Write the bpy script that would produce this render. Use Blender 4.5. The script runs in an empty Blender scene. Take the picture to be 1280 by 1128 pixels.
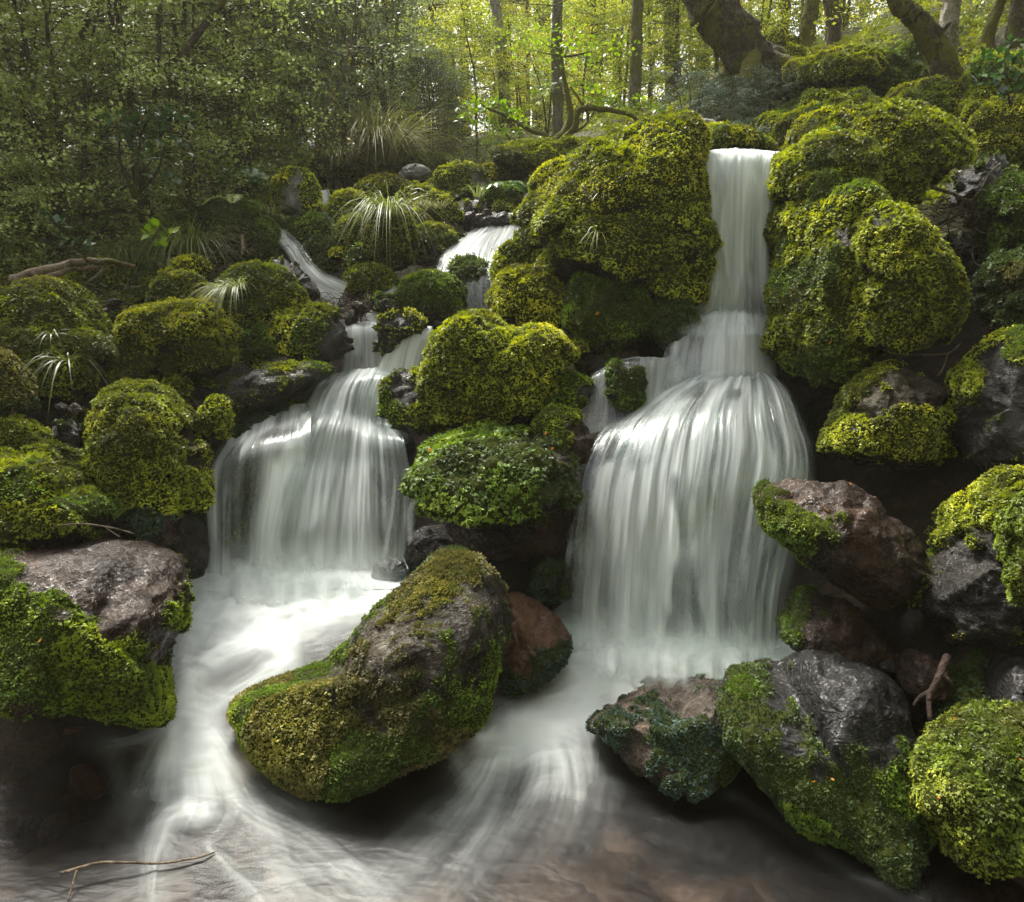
import bpy, bmesh, math, random
import numpy as np

rng = np.random.default_rng(11)
random.seed(5)
SC = bpy.context.scene
COL = SC.collection

# ------------------------------------------------------------------ camera numbers (photo is 1280 x 1128)
FPX, CXP, CYP, CAMH, PITCH = 924.0, 640.0, 564.0, 1.7, math.radians(12)
CP, SP = math.cos(PITCH), math.sin(PITCH)

def at(px, py, Y):
    """world point on the plane y = Y seen at photo pixel (px, py)"""
    dx, dz = (px - CXP) / FPX, -(py - CYP) / FPX
    t = Y / (CP + dz * SP)
    return np.array((t * dx, Y, CAMH + t * (-SP + dz * CP)))

def ground_at(px, py, z):
    dx, dz = (px - CXP) / FPX, -(py - CYP) / FPX
    t = (z - CAMH) / (-SP + dz * CP)
    return np.array((t * dx, t * (CP + dz * SP), z))

def proj(P):
    x, y, z = P[..., 0], P[..., 1], P[..., 2] - CAMH
    f = y * CP - z * SP
    u = y * SP + z * CP
    f = np.where(f < .05, .05, f)
    return CXP + FPX * x / f, CYP - FPX * u / f

# ------------------------------------------------------------------ numpy noise
_perm = np.random.default_rng(3).permutation(256).astype(np.int64)
_perm = np.concatenate([_perm, _perm, _perm])
_grad = np.random.default_rng(4).normal(size=(256, 3))
_grad /= np.linalg.norm(_grad, axis=1)[:, None]

def pnoise(p):
    i = np.floor(p).astype(np.int64); f = p - i; i &= 255
    w = f * f * f * (f * (f * 6 - 15) + 10)
    r = 0
    for a in (0, 1):
        for b in (0, 1):
            for c in (0, 1):
                h = _perm[_perm[_perm[(i[:, 0] + a) & 255] + ((i[:, 1] + b) & 255)] + ((i[:, 2] + c) & 255)]
                d = (_grad[h] * (f - (a, b, c))).sum(1)
                r = r + d * (w[:, 0] if a else 1 - w[:, 0]) * (w[:, 1] if b else 1 - w[:, 1]) * (w[:, 2] if c else 1 - w[:, 2])
    return r * 1.6

def fbm(p, octv=4, gain=.5):
    r, a = 0, 1.0
    for k in range(octv):
        r = r + a * pnoise(p * (2.03 ** k) + 17.3 * k); a *= gain
    return r

def sstep(a, b, x):
    t = np.clip((x - a) / (b - a), 0, 1)
    return t * t * (3 - 2 * t)

def unit(v):
    return v / np.maximum(np.linalg.norm(v, axis=-1, keepdims=True), 1e-9)

# ------------------------------------------------------------------ mesh linking
def mk(name, V, T, mat, parent=None, loc=None, attrs=None, smooth=True, mat2=None, sel=None):
    V = np.asarray(V, np.float32); T = np.asarray(T, np.int32)
    if loc is None:
        loc = np.zeros(3)
    me = bpy.data.meshes.new(name)
    n = T.shape[1]
    me.vertices.add(len(V)); me.vertices.foreach_set('co', (V - np.asarray(loc, np.float32)).ravel())
    me.loops.add(T.size); me.loops.foreach_set('vertex_index', T.ravel())
    me.polygons.add(len(T))
    me.polygons.foreach_set('loop_start', np.arange(0, T.size, n, dtype=np.int32))
    me.update(calc_edges=True)
    if smooth:
        me.polygons.foreach_set('use_smooth', np.ones(len(T), bool))
    for k, a in (attrs or {}).items():
        a = np.asarray(a, np.float32)
        if a.ndim == 1:
            me.attributes.new(k, 'FLOAT', 'POINT').data.foreach_set('value', a)
        else:
            me.attributes.new(k, 'FLOAT_VECTOR', 'POINT').data.foreach_set('vector', a.ravel())
    me.materials.append(mat)
    if mat2 is not None:
        me.materials.append(mat2); me.polygons.foreach_set('material_index', np.asarray(sel, np.int32))
    o = bpy.data.objects.new(name, me)
    COL.objects.link(o)
    if parent is not None:
        o.parent = parent
    else:
        o.location = [float(c) for c in loc]
    return o

def empty(name, loc):
    o = bpy.data.objects.new(name, None); COL.objects.link(o)
    o.location = [float(c) for c in loc]; o.empty_display_size = .1
    return o

def tag(o, label=None, cat=None, group=None, kind=None):
    if label: o['label'] = label
    if cat: o['category'] = cat
    if group: o['group'] = group
    if kind: o['kind'] = kind
    return o

def join(parts):
    Vs, Ts, n = [], [], 0
    for V, T in parts:
        Vs.append(V); Ts.append(T + n); n += len(V)
    return np.concatenate(Vs), np.concatenate(Ts)

_ico = {}
def ico(sub):
    if sub not in _ico:
        bm = bmesh.new(); bmesh.ops.create_icosphere(bm, subdivisions=sub, radius=1)
        V = np.array([v.co[:] for v in bm.verts]); T = np.array([[v.index for v in f.verts] for f in bm.faces])
        bm.free(); _ico[sub] = (unit(V), T)
    return _ico[sub]

def vnormals(V, T):
    fn = np.cross(V[T[:, 1]] - V[T[:, 0]], V[T[:, 2]] - V[T[:, 0]])
    N = np.zeros_like(V)
    for k in range(3):
        for c in range(3):
            N[:, c] += np.bincount(T[:, k], fn[:, c], len(V))
    return unit(N)

def surf_sample(V, T, w, n):
    """n random points on the triangles, weighted by area and the vertex weight w"""
    A = np.linalg.norm(np.cross(V[T[:, 1]] - V[T[:, 0]], V[T[:, 2]] - V[T[:, 0]]), axis=1) * .5
    pw = A * w[T].mean(1)
    tot = pw.sum()
    if tot <= 0 or n <= 0:
        return None
    idx = rng.choice(len(T), size=n, p=pw / tot)
    r1 = np.sqrt(rng.random(n)); r2 = rng.random(n)
    b = np.stack([1 - r1, r1 * (1 - r2), r1 * r2], 1)
    return idx, b

def kites(P, D, S, L, W, fold):
    """folded leaf blades: base P, direction D, side S, length L, half width W"""
    up = np.cross(S, D)
    L = L[:, None]; W = W[:, None]
    mid = P + D * L * .48 + up * fold * W
    a = mid - S * W; b = mid + S * W
    tip = P + D * L
    n = len(P)
    V = np.stack([P, a, b, tip], 1).reshape(-1, 3)
    k = np.arange(n)[:, None] * 4
    T = np.concatenate([k + (0, 2, 3), k + (0, 3, 1)], 1).reshape(-1, 3)
    return V, T

def tube(path, rad, sides=7, rough=0.0, seed=0.0):
    path = np.asarray(path, float); rad = np.asarray(rad, float)
    tang = unit(np.gradient(path, axis=0))
    ref = np.where(np.abs(tang[:, :1]) < .8, np.array([[1., 0, 0]]), np.array([[0, 1., 0]]))
    s = unit(np.cross(tang, ref)); u = np.cross(s, tang)
    a = np.linspace(0, 2 * np.pi, sides, endpoint=False)
    R = rad[:, None] * np.ones(sides)[None]
    off = s[:, None] * np.cos(a)[None, :, None] + u[:, None] * np.sin(a)[None, :, None]
    V = path[:, None] + off * R[..., None]
    if rough:
        nn = fbm((path[:, None] * 5 + off * 2.6 + seed).reshape(-1, 3), 4).reshape(R.shape)
        V = path[:, None] + off * (R * (1 + rough * nn))[..., None]
    m = len(path)
    i = np.arange(m - 1)[:, None] * sides; j = np.arange(sides)[None]; j2 = (j + 1) % sides
    q = np.stack([i + j, i + j2, i + sides + j2, i + sides + j], -1).reshape(-1, 4)
    V = V.reshape(-1, 3)
    T = np.concatenate([q[:, [0, 1, 2]], q[:, [0, 2, 3]]])
    tip = len(V); V = np.concatenate([V, path[-1:] + tang[-1:] * rad[-1], path[:1]])
    cap = np.stack([(m - 1) * sides + np.arange(sides), (m - 1) * sides + (np.arange(sides) + 1) % sides, np.full(sides, tip)], 1)
    cap0 = np.stack([(np.arange(sides) + 1) % sides, np.arange(sides), np.full(sides, tip + 1)], 1)
    return V, np.concatenate([T, cap, cap0])

def smooth_path(pts, n):
    """Catmull-Rom through pts (N,k)"""
    P = np.asarray(pts, float)
    P = np.concatenate([2 * P[:1] - P[1:2], P, 2 * P[-1:] - P[-2:-1]])
    m = len(P) - 3
    t = np.linspace(0, m, n); i = np.minimum(t.astype(int), m - 1); f = (t - i)
    f = f.reshape((-1,) + (1,) * (P.ndim - 1))
    p0, p1, p2, p3 = P[i], P[i + 1], P[i + 2], P[i + 3]
    return .5 * (2 * p1 + (p2 - p0) * f + (2 * p0 - 5 * p1 + 4 * p2 - p3) * f ** 2 + (3 * p1 - p0 - 3 * p2 + p3) * f ** 3)

# ------------------------------------------------------------------ node helpers
class NT:
    def __init__(self, name):
        self.m = bpy.data.materials.new(name); self.m.use_nodes = True
        self.t = self.m.node_tree; self.t.nodes.clear()
        self.out = self.n('ShaderNodeOutputMaterial')
    def n(self, typ, ins=None, **kw):
        nd = self.t.nodes.new(typ)
        for k, v in kw.items(): setattr(nd, k, v)
        for k, v in (ins or {}).items():
            if isinstance(v, bpy.types.NodeSocket): self.t.links.new(v, nd.inputs[k])
            else: nd.inputs[k].default_value = v
        return nd
    def attr(self, name, out='Fac'):
        return self.n('ShaderNodeAttribute', attribute_name=name).outputs[out]
    def noise(self, vec, scale, detail=4, rough=.55, dist=0.0, out='Fac'):
        return self.n('ShaderNodeTexNoise', {'Vector': vec, 'Scale': scale, 'Detail': detail, 'Roughness': rough, 'Distortion': dist}).outputs[out]
    def ramp(self, fac, stops):
        nd = self.n('ShaderNodeValToRGB', {'Fac': fac}); el = nd.color_ramp.elements
        while len(el) < len(stops): el.new(.5)
        for e, (p, c) in zip(el, stops):
            e.position = p; e.color = (c, c, c, 1) if not hasattr(c, '__len__') else (*c[:3], 1)
        return nd.outputs['Color']
    def mix(self, fac, a, b):
        return self.n('ShaderNodeMixRGB', {'Fac': fac, 'Color1': a if not isinstance(a, tuple) else (*a[:3], 1), 'Color2': b if not isinstance(b, tuple) else (*b[:3], 1)}).outputs[0]
    def math(self, op, a, b=0.0, c=None, clamp=False):
        nd = self.n('ShaderNodeMath', operation=op, use_clamp=clamp)
        for k, v in enumerate((a, b) if c is None else (a, b, c)):
            if isinstance(v, bpy.types.NodeSocket): self.t.links.new(v, nd.inputs[k])
            else: nd.inputs[k].default_value = v
        return nd.outputs[0]
    def bump(self, h, strength, dist, normal=None):
        ins = {'Height': h, 'Strength': strength, 'Distance': dist}
        if normal is not None: ins['Normal'] = normal
        return self.n('ShaderNodeBump', ins).outputs[0]
    def done(self, surf):
        self.t.links.new(surf, self.out.inputs['Surface']); return self.m

def leafy(name, stops, trans=.35, rough=.5, spec=.3, noise_scale=1.2, transboost=1.0):
    """leaf / moss material; colour from the per-leaf attribute 'v' and a slow patch noise"""
    k = NT(name)
    pos = k.n('ShaderNodeNewGeometry').outputs['Position']
    oi = k.n('ShaderNodeObjectInfo').outputs['Random']
    f = k.math('ADD', k.attr('v'), k.math('MULTIPLY', k.math('SUBTRACT', k.noise(pos, noise_scale, 3), .5), .5))
    f = k.math('ADD', f, k.math('MULTIPLY', k.math('SUBTRACT', oi, .5), .14))
    c = k.ramp(f, stops)
    p = k.n('ShaderNodeBsdfPrincipled', {'Base Color': c, 'Roughness': rough, 'Specular IOR Level': spec}).outputs[0]
    tc = k.n('ShaderNodeHueSaturation', {'Color': c, 'Saturation': 1.1, 'Value': 1.25 * transboost}).outputs[0]
    t = k.n('ShaderNodeBsdfTranslucent', {'Color': tc}).outputs[0]
    return k.done(k.n('ShaderNodeMixShader', {0: trans, 1: p, 2: t}).outputs[0])

def rock_mat(name, stops, rough=(.16, .5), wrinkle=0.0, bumps=1.0, moss_shade=(.030, .036, .008), spec=.5, strata=0.0):
    k = NT(name)
    pos = k.n('ShaderNodeNewGeometry').outputs['Position']
    n1 = k.noise(pos, 3.2, 6, .6, .4); n2 = k.noise(pos, 17, 6, .65, .3); n3 = k.noise(pos, 75, 5, .6)
    f = k.math('ADD', k.math('MULTIPLY', n1, .62), k.math('MULTIPLY', n2, .38))
    c = k.ramp(f, stops)
    sp = k.ramp(k.noise(pos, 130, 2, .5), [(.6, 0.0), (.72, 1.0)])
    c = k.mix(k.math('MULTIPLY', sp, .22), c, (.34, .31, .27))
    mm = k.attr('moss')
    mn = k.math('MULTIPLY', mm, k.ramp(k.math('ADD', k.math('MULTIPLY', mm, .55), k.math('MULTIPLY', n2, .5)), [(.4, 0.0), (.55, 1.0)]))
    c = k.mix(mn, c, moss_shade)  # moss colour darkened here to imitate the shade in gaps between tufts
    gl = k.ramp(k.math('ADD', k.math('MULTIPLY', n3, .5), k.math('MULTIPLY', n2, .5)), [(.47, 0.0), (.60, 1.0)])   # wet spots
    r = k.math('ADD', max(.55, rough[1]), k.math('MULTIPLY', gl, rough[0] - max(.55, rough[1])))
    r = k.math('ADD', r, k.math('MULTIPLY', mn, .4), clamp=True)
    h = k.math('ADD', k.math('MULTIPLY', n2, .65), k.math('MULTIPLY', n3, .42))
    nb = k.bump(h, .75 * bumps, .035)
    if wrinkle:
        sv = k.n('ShaderNodeMapping', {'Vector': pos, 'Scale': (1.0, 1.3, 2.0), 'Rotation': (0, .5, 0)}).outputs[0]
        w = k.n('ShaderNodeTexNoise', {'Vector': sv, 'Scale': 13.0, 'Detail': 3.0, 'Roughness': .5, 'Distortion': 1.9}, noise_type='RIDGED_MULTIFRACTAL').outputs['Fac'] if hasattr(bpy.types.ShaderNodeTexNoise.bl_rna.properties['noise_type'], 'enum_items') else n2
        nb = k.bump(w, .8 * wrinkle, .03, nb)
    if strata:
        sv = k.n('ShaderNodeMapping', {'Vector': pos, 'Scale': (1.2, 2.0, 9.0), 'Rotation': (.3, .65, .2)}).outputs[0]
        nb = k.bump(k.noise(sv, 2.2, 6, .65, .8), .8 * strata, .05, nb)
    s = k.n('ShaderNodeBsdfPrincipled', {'Base Color': c, 'Roughness': r, 'Normal': nb, 'Specular IOR Level': k.math('MULTIPLY', k.math('SUBTRACT', 1.0, k.math('MULTIPLY', mn, .9)), k.math('ADD', spec * .3, k.math('MULTIPLY', gl, spec * .9)))}).outputs[0]
    return k.done(s)
# ------------------------------------------------------------------ materials
MOSS = {
    'olive':  leafy('moss_olive',  [(.08, (0.0581, 0.0575, 0.0120)), (.34, (0.1509, 0.1764, 0.0181)), (.62, (0.3387, 0.3835, 0.0331)), (.95, (0.7159, 0.7095, 0.0676))], .3),
    'yellow': leafy('moss_yellow', [(.08, (0.0902, 0.0854, 0.0132)), (.34, (0.2296, 0.2464, 0.0185)), (.62, (0.4427, 0.4517, 0.0290)), (.95, (0.7542, 0.6899, 0.0594))], .3),
    'green':  leafy('moss_green',  [(.08, (0.0343, 0.0530, 0.0115)), (.34, (0.0762, 0.1274, 0.0173)), (.62, (0.1678, 0.2656, 0.0231)), (.95, (0.3623, 0.4424, 0.0434))], .3),
    'bright': leafy('moss_bright', [(.08, (0.0471, 0.0597, 0.0101)), (.34, (0.1149, 0.1642, 0.0152)), (.62, (0.2357, 0.3135, 0.0228)), (.95, (0.4862, 0.5224, 0.0443))], .35),
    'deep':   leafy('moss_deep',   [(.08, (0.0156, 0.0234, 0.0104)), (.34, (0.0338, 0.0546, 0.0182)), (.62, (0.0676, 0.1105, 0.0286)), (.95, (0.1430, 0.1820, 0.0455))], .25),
    'dull':   leafy('moss_dull',   [(.08, (0.0588, 0.0468, 0.0198)), (.34, (0.1298, 0.1137, 0.0367)), (.62, (0.2421, 0.2259, 0.0508)), (.95, (0.4324, 0.4014, 0.0776))], .25),
    'teal':   leafy('moss_teal',   [(.08, (.018, .030, .024)), (.34, (.035, .065, .048)), (.62, (.065, .110, .080)), (.95, (.12, .17, .12))], .2),
}
ROCK = {
    'grey':  rock_mat('rock_grey',  [(.32, (0.0063, 0.0059, 0.0052)), (.50, (0.0198, 0.0182, 0.0158)), (.68, (0.0555, 0.0516, 0.0456))], (.12, .45), spec=.35, strata=.5),
    'pale':  rock_mat('rock_pale',  [(.32, (0.0400, 0.0384, 0.0344)), (.50, (0.1200, 0.1160, 0.1040)), (.68, (0.2560, 0.2440, 0.2240))], (.35, .6), strata=.4),
    'dark':  rock_mat('rock_dark',  [(.32, (0.0045, 0.0037, 0.0034)), (.50, (0.0128, 0.0109, 0.0090)), (.70, (0.0338, 0.0285, 0.0232))], (.1, .4), spec=.3, strata=.5),  # dark stone, its tone lowered further for the shadow over the right bank
    'brown': rock_mat('rock_brown', [(.34, (0.0035, 0.0016, 0.0007)), (.50, (0.0161, 0.0066, 0.0024)), (.66, (0.0489, 0.0209, 0.0076))], (.10, .6), spec=.5, strata=.5),
    'red':   rock_mat('rock_red',   [(.32, (0.0352, 0.0163, 0.0088)), (.50, (0.0704, 0.0339, 0.0183)), (.70, (0.1196, 0.0609, 0.0333))], (.35, .6), bumps=.5),
    'pink':  rock_mat('rock_pink',  [(.36, (0.0159, 0.0119, 0.0090)), (.50, (0.0447, 0.0328, 0.0240)), (.64, (0.1368, 0.0940, 0.0635))], (.3, .55), spec=.3),
    'wrink': rock_mat('rock_wrinkled', [(.30, (0.0050, 0.0048, 0.0048)), (.50, (0.0131, 0.0126, 0.0121)), (.70, (0.0265, 0.0252, 0.0239))], (.3, .55), spec=.3, wrinkle=.55, bumps=.4),  # shade on the lower right rocks is put into this tone
    'lichen': rock_mat('rock_lichen', [(.34, (0.0049, 0.0035, 0.0019)), (.47, (0.0142, 0.0105, 0.0056)), (.56, (0.0300, 0.0232, 0.0133)), (.66, (0.0736, 0.0631, 0.0415))], (.3, .6), spec=.3, strata=.8),
    'teal':  rock_mat('rock_teal',  [(.30, (0.0100, 0.0150, 0.0130)), (.50, (0.0250, 0.0330, 0.0280)), (.70, (0.0600, 0.0625, 0.0525))], (.12, .35)),
}

def ground_material():
    k = NT('forest_ground')
    g = k.n('ShaderNodeNewGeometry'); pos = g.outputs['Position']
    n1 = k.noise(pos, 1.1, 5); n2 = k.noise(pos, 9, 6, .65); n3 = k.noise(pos, 55, 5, .65)
    soil = k.ramp(k.math('ADD', k.math('MULTIPLY', n2, .5), k.math('MULTIPLY', n3, .5)), [(.32, (.008, .006, .004)), (.52, (.030, .020, .012)), (.70, (.085, .055, .030))])
    moss = k.ramp(k.math('ADD', k.math('MULTIPLY', n2, .4), k.math('MULTIPLY', n3, .6)), [(.30, (.022, .024, .006)), (.52, (.075, .078, .012)), (.72, (.17, .15, .022))])
    f = k.math('MULTIPLY', k.attr('moss'), k.ramp(k.math('ADD', n1, k.math('MULTIPLY', n2, .4)), [(.55, 0.0), (.72, 1.0)]))
    c = k.mix(f, soil, moss)
    h = k.math('ADD', n2, k.math('MULTIPLY', n3, .5))
    return k.done(k.n('ShaderNodeBsdfPrincipled', {'Base Color': c, 'Roughness': .75, 'Specular IOR Level': .25, 'Normal': k.bump(h, 1.0, .06)}).outputs[0])

def bed_material():
    k = NT('stream_bed')
    pos = k.n('ShaderNodeNewGeometry').outputs['Position']
    wv = k.n('ShaderNodeVectorMath', {0: pos, 1: k.n('ShaderNodeVectorMath', {0: k.noise(pos, 4, 3, out='Color'), 'Scale': .22}, operation='SCALE').outputs[0]}, operation='ADD').outputs[0]
    vo = k.n('ShaderNodeTexVoronoi', {'Vector': wv, 'Scale': 6.5, 'Randomness': 1.0})
    cell = k.n('ShaderNodeSeparateColor', {0: vo.outputs['Color']}).outputs[0]
    n2 = k.noise(pos, 14, 5)
    c = k.ramp(k.math('ADD', k.math('MULTIPLY', cell, .6), k.math('MULTIPLY', n2, .45)), [(.2, (0.0050, 0.0037, 0.0025)), (.45, (0.0161, 0.0128, 0.0094)), (.62, (0.0257, 0.0192, 0.0138)), (.85, (0.0272, 0.0236, 0.0187))])  # brown bed stones, darkened further for the shade over the pool
    h = k.math('ADD', k.math('MULTIPLY', vo.outputs['Distance'], -1.2), k.math('MULTIPLY', n2, .3))
    return k.done(k.n('ShaderNodeBsdfPrincipled', {'Base Color': c, 'Roughness': .5, 'Normal': k.bump(h, .25, .05)}).outputs[0])

# ------------------------------------------------------------------ terrain: thin-plate spline through world control points
_ctl = np.array([
    (-4, .2, .7), (-2, .2, .2), (0, .2, -.25), (2, .2, .1), (4, .2, .8),
    (-1.8, 1.4, -.1), (0, 1.4, -.25), (1.2, 1.4, -.2), (2.2, 1.4, .35), (3.5, 1.4, 1.0), (-3.2, 1.4, .6),
    (-2.6, 2.6, .55), (-1.7, 2.6, .0), (-.6, 2.6, -.22), (.5, 2.6, -.22), (1.1, 2.6, -.05), (1.9, 2.6, .55), (3, 2.6, 1.4),
    (-3, 3.4, 1.0), (-2.1, 3.4, .55), (-1.2, 3.5, .0), (-.5, 3.5, .0), (.1, 3.5, .1), (.9, 3.4, .0), (1.4, 3.4, .42), (2.1, 3.4, 1.1), (3, 3.4, 1.6),
    (-3.4, 4.2, 1.35), (-2.2, 4.2, .95), (-1.3, 4.2, .5), (-.6, 4.2, .5), (0, 4.2, .7), (.8, 4.1, .55), (1.4, 4.2, .75), (2.2, 4.2, 1.4), (3.2, 4.2, 1.9),
    (-4, 5, 1.62), (-2.4, 5, 1.42), (-1.6, 5, 1.2), (-.8, 5, 1.15), (0, 5, 1.3), (.9, 5, 1.6), (1.5, 4.9, 2.15), (2.3, 5, 2.1), (3.4, 5, 2.2),
    (-5, 6.5, 1.95), (-3, 6.5, 1.85), (-1.8, 6.4, 1.75), (-.6, 6.4, 1.75), (.3, 6.4, 2.0), (1.4, 6.2, 2.4), (2.4, 6.4, 2.6), (4, 6.4, 3.1),
    (-6, 8, 2.5), (-3, 8, 2.4), (-1, 8, 2.45), (.5, 8, 2.75), (2, 8, 3.2), (3.4, 8, 3.65), (5, 8, 4.2),
    (-9, 12, 3.6), (-3, 12, 3.3), (0, 12, 3.6), (2.5, 12, 4.3), (5, 11, 5.1), (9, 12, 6.2),
    (-15, 20, 5.2), (-5, 20, 5.0), (0, 20, 5.3), (6, 20, 6.6), (14, 20, 8.5),
    (-30, 42, 9.0), (0, 42, 9.5), (30, 42, 13.0), (-45, 10, 8), (45, 10, 14), (-45, 60, 12), (45, 60, 18), (0, 60, 13), (-10, -4, 2), (10, -4, 2), (0, -4, .3)], float)
def _phi(r2):
    return np.where(r2 > 1e-9, .5 * r2 * np.log(np.maximum(r2, 1e-9)), 0)
def tps_fit(C, reg):
    n = len(C)
    d2 = ((C[:, None, :2] - C[None, :, :2]) ** 2).sum(-1)
    K = _phi(d2) + reg * np.eye(n); P = np.c_[np.ones(n), C[:, :2]]
    A = np.block([[K, P], [P.T, np.zeros((3, 3))]])
    s = np.linalg.solve(A, np.r_[C[:, 2], np.zeros(3)])
    def f(x, y):
        sh = np.shape(x); x = np.ravel(x).astype(float); y = np.ravel(y).astype(float)
        o = np.empty(len(x))
        for a in range(0, len(x), 20000):
            xx, yy = x[a:a + 20000], y[a:a + 20000]
            o[a:a + 20000] = _phi((xx[:, None] - C[:, 0]) ** 2 + (yy[:, None] - C[:, 1]) ** 2) @ s[:n] + s[n] + s[n + 1] * xx + s[n + 2] * yy
        return o.reshape(sh)
    return f
_run = [at(x_, y_, Y_) - (0, 0, .07) for x_, y_, Y_ in ((350, 300, 6.5), (380, 336, 5.95), (405, 356, 5.7), (430, 370, 5.45), (470, 392, 5.1))]
_gz = tps_fit(np.concatenate([_ctl, _run]), .012)
def gz(x, y):
    x = np.asarray(x, float); y = np.asarray(y, float)
    p = np.stack([x.ravel(), y.ravel(), np.zeros(x.size)], 1)
    far = sstep(5, 14, p[:, 1])
    b = fbm(p * 1.7, 4) * (.06 + .10 * far) + np.abs(fbm(p * .45 + 9, 3)) * .5 * far
    return _gz(x, y) + b.reshape(x.shape)

def grid_tris(ny, nx):
    i = np.arange(ny - 1)[:, None] * nx; j = np.arange(nx - 1)[None]
    a = (i + j).ravel()
    return np.concatenate([np.stack([a, a + 1, a + nx + 1], 1), np.stack([a, a + nx + 1, a + nx], 1)])

# near ground in fine steps, far ground in growing steps, one sheet
_ys = np.concatenate([np.linspace(-4, .6, 10), np.linspace(.8, 9, 150), 9 + 51 * np.linspace(.01, 1, 90) ** 1.7])
_us = np.linspace(-1, 1, 260); _us = np.sign(_us) * (.35 * np.abs(_us) + .65 * np.abs(_us) ** 2.6)
_X = _us[None] * (9 + 1.1 * np.maximum(_ys, 0))[:, None] ; _Y = np.repeat(_ys[:, None], len(_us), 1)
_Z = gz(_X, _Y)
_G = np.stack([_X, _Y, _Z], -1).reshape(-1, 3)
_mossy = np.clip(sstep(.4, 3.0, _X) * sstep(4.0, 6, _Y) + sstep(5, 8, _Y) * .55, 0, 1).ravel()
GROUND = mk('ground', _G, grid_tris(*_X.shape), ground_material(), attrs={'moss': _mossy})
tag(GROUND, kind='structure'); LOWEST = float(_G[:, 2].min())

def hit(px, py, y0=4.5, y1=60):
    """depth at which the line of sight through a photo pixel meets the ground"""
    Y = np.arange(y0, y1, .06)
    P = np.array([at(px, py, y) for y in Y])
    k = np.nonzero(P[:, 2] <= gz(P[:, 0], P[:, 1]))[0]
    return float(Y[k[0]]) if len(k) else None

# ------------------------------------------------------------------ moss tufts over a surface
def moss_blades(V, T, N, mask, leaf, tone, dens=1.0, spread=.75, droop=.25, per=4, wid=.25, cap=26000, sub=None, vs=.42):
    A = np.linalg.norm(np.cross(V[T[:, 1]] - V[T[:, 0]], V[T[:, 2]] - V[T[:, 0]]), axis=1) * .5
    w = mask.copy()
    face = (N * unit(np.array((0, 0, CAMH)) - V)).sum(1)
    w = w * np.where(face > -.25, 1.0, np.where(face > -.6, .35, 0.0))       # the back of a boulder is far out of view
    area = (A * w[T].mean(1)).sum()
    n = int(min(cap, dens * area / (leaf * leaf * .62)))
    s = surf_sample(V, T, w, n)
    if s is None:
        return None
    idx, b = s
    P0 = (V[T[idx]] * b[..., None]).sum(1); Nn = unit((N[T[idx]] * b[..., None]).sum(1))
    m0 = len(P0); ms = (mask[T[idx]] * b).sum(1); second = fbm(P0 * 2.3 + tone * 57, 3) > .16
    clump = fbm(P0 / (leaf * 5), 2)
    vv = tone + vs * (.55 * fbm(P0 * 3.3 + tone * 31, 3) + .3 * clump) + rng.normal(0, .075, m0)
    gt = np.array((0, 0, -1.)) + Nn * Nn[:, 2:3]
    Dt = unit(Nn * (1 - .5 * spread) + gt * droop * 2.2 * rng.uniform(.3, 1.3, (m0, 1)) + unit(np.cross(Nn, rng.normal(size=(m0, 3)))) * spread * rng.uniform(.2, .9, (m0, 1)))
    St = unit(np.cross(Dt, Nn + .3 * rng.normal(size=(m0, 3))))
    P0 = P0 + Nn * (leaf * rng.uniform(-.5, .5, m0) * ms)[:, None]
    Lt = leaf * rng.uniform(.6, 1.35, m0) * (1 + .3 * clump) * (.5 + .5 * ms) * np.where(second, .75, 1.0)
    P = np.repeat(P0, per, 0); n = len(P)
    ph = (np.tile(np.arange(per), m0) - (per - 1) / 2) * (2.0 / per) + rng.normal(0, .2, n)
    Dr, Sr = np.repeat(Dt, per, 0), np.repeat(St, per, 0)
    D = unit(Dr * np.cos(ph)[:, None] + Sr * np.sin(ph)[:, None] + rng.normal(0, .16, (n, 3)))
    S = unit(Sr * np.cos(ph)[:, None] - Dr * np.sin(ph)[:, None] + rng.normal(0, .2, (n, 3)))
    L = np.repeat(Lt, per) * rng.uniform(.6, 1.15, n)
    v = np.repeat(vv, per) + rng.normal(0, .045, n)
    Nn = np.repeat(Nn, per, 0)
    Vk, Tk = kites(P + rng.normal(0, leaf * .1, (n, 3)), D, S, L, L * wid, .35)
    return Vk, Tk, np.repeat(v, 4), np.repeat(second, per * 2)

# ------------------------------------------------------------------ boulders
def box_outline(x0, y0, x1, y1, seed):
    r = np.random.default_rng(seed); a = np.linspace(0, 2 * np.pi, 12, endpoint=False)
    k = 1 + r.uniform(-.09, .06, 12)
    c, s = np.cos(a), np.sin(a)
    return [((x0 + x1) / 2 + (x1 - x0) / 2 * kk * np.sign(cc) * abs(cc) ** .85, (y0 + y1) / 2 + (y1 - y0) / 2 * kk * np.sign(ss) * abs(ss) ** .85) for kk, cc, ss in zip(k, c, s)]

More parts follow.
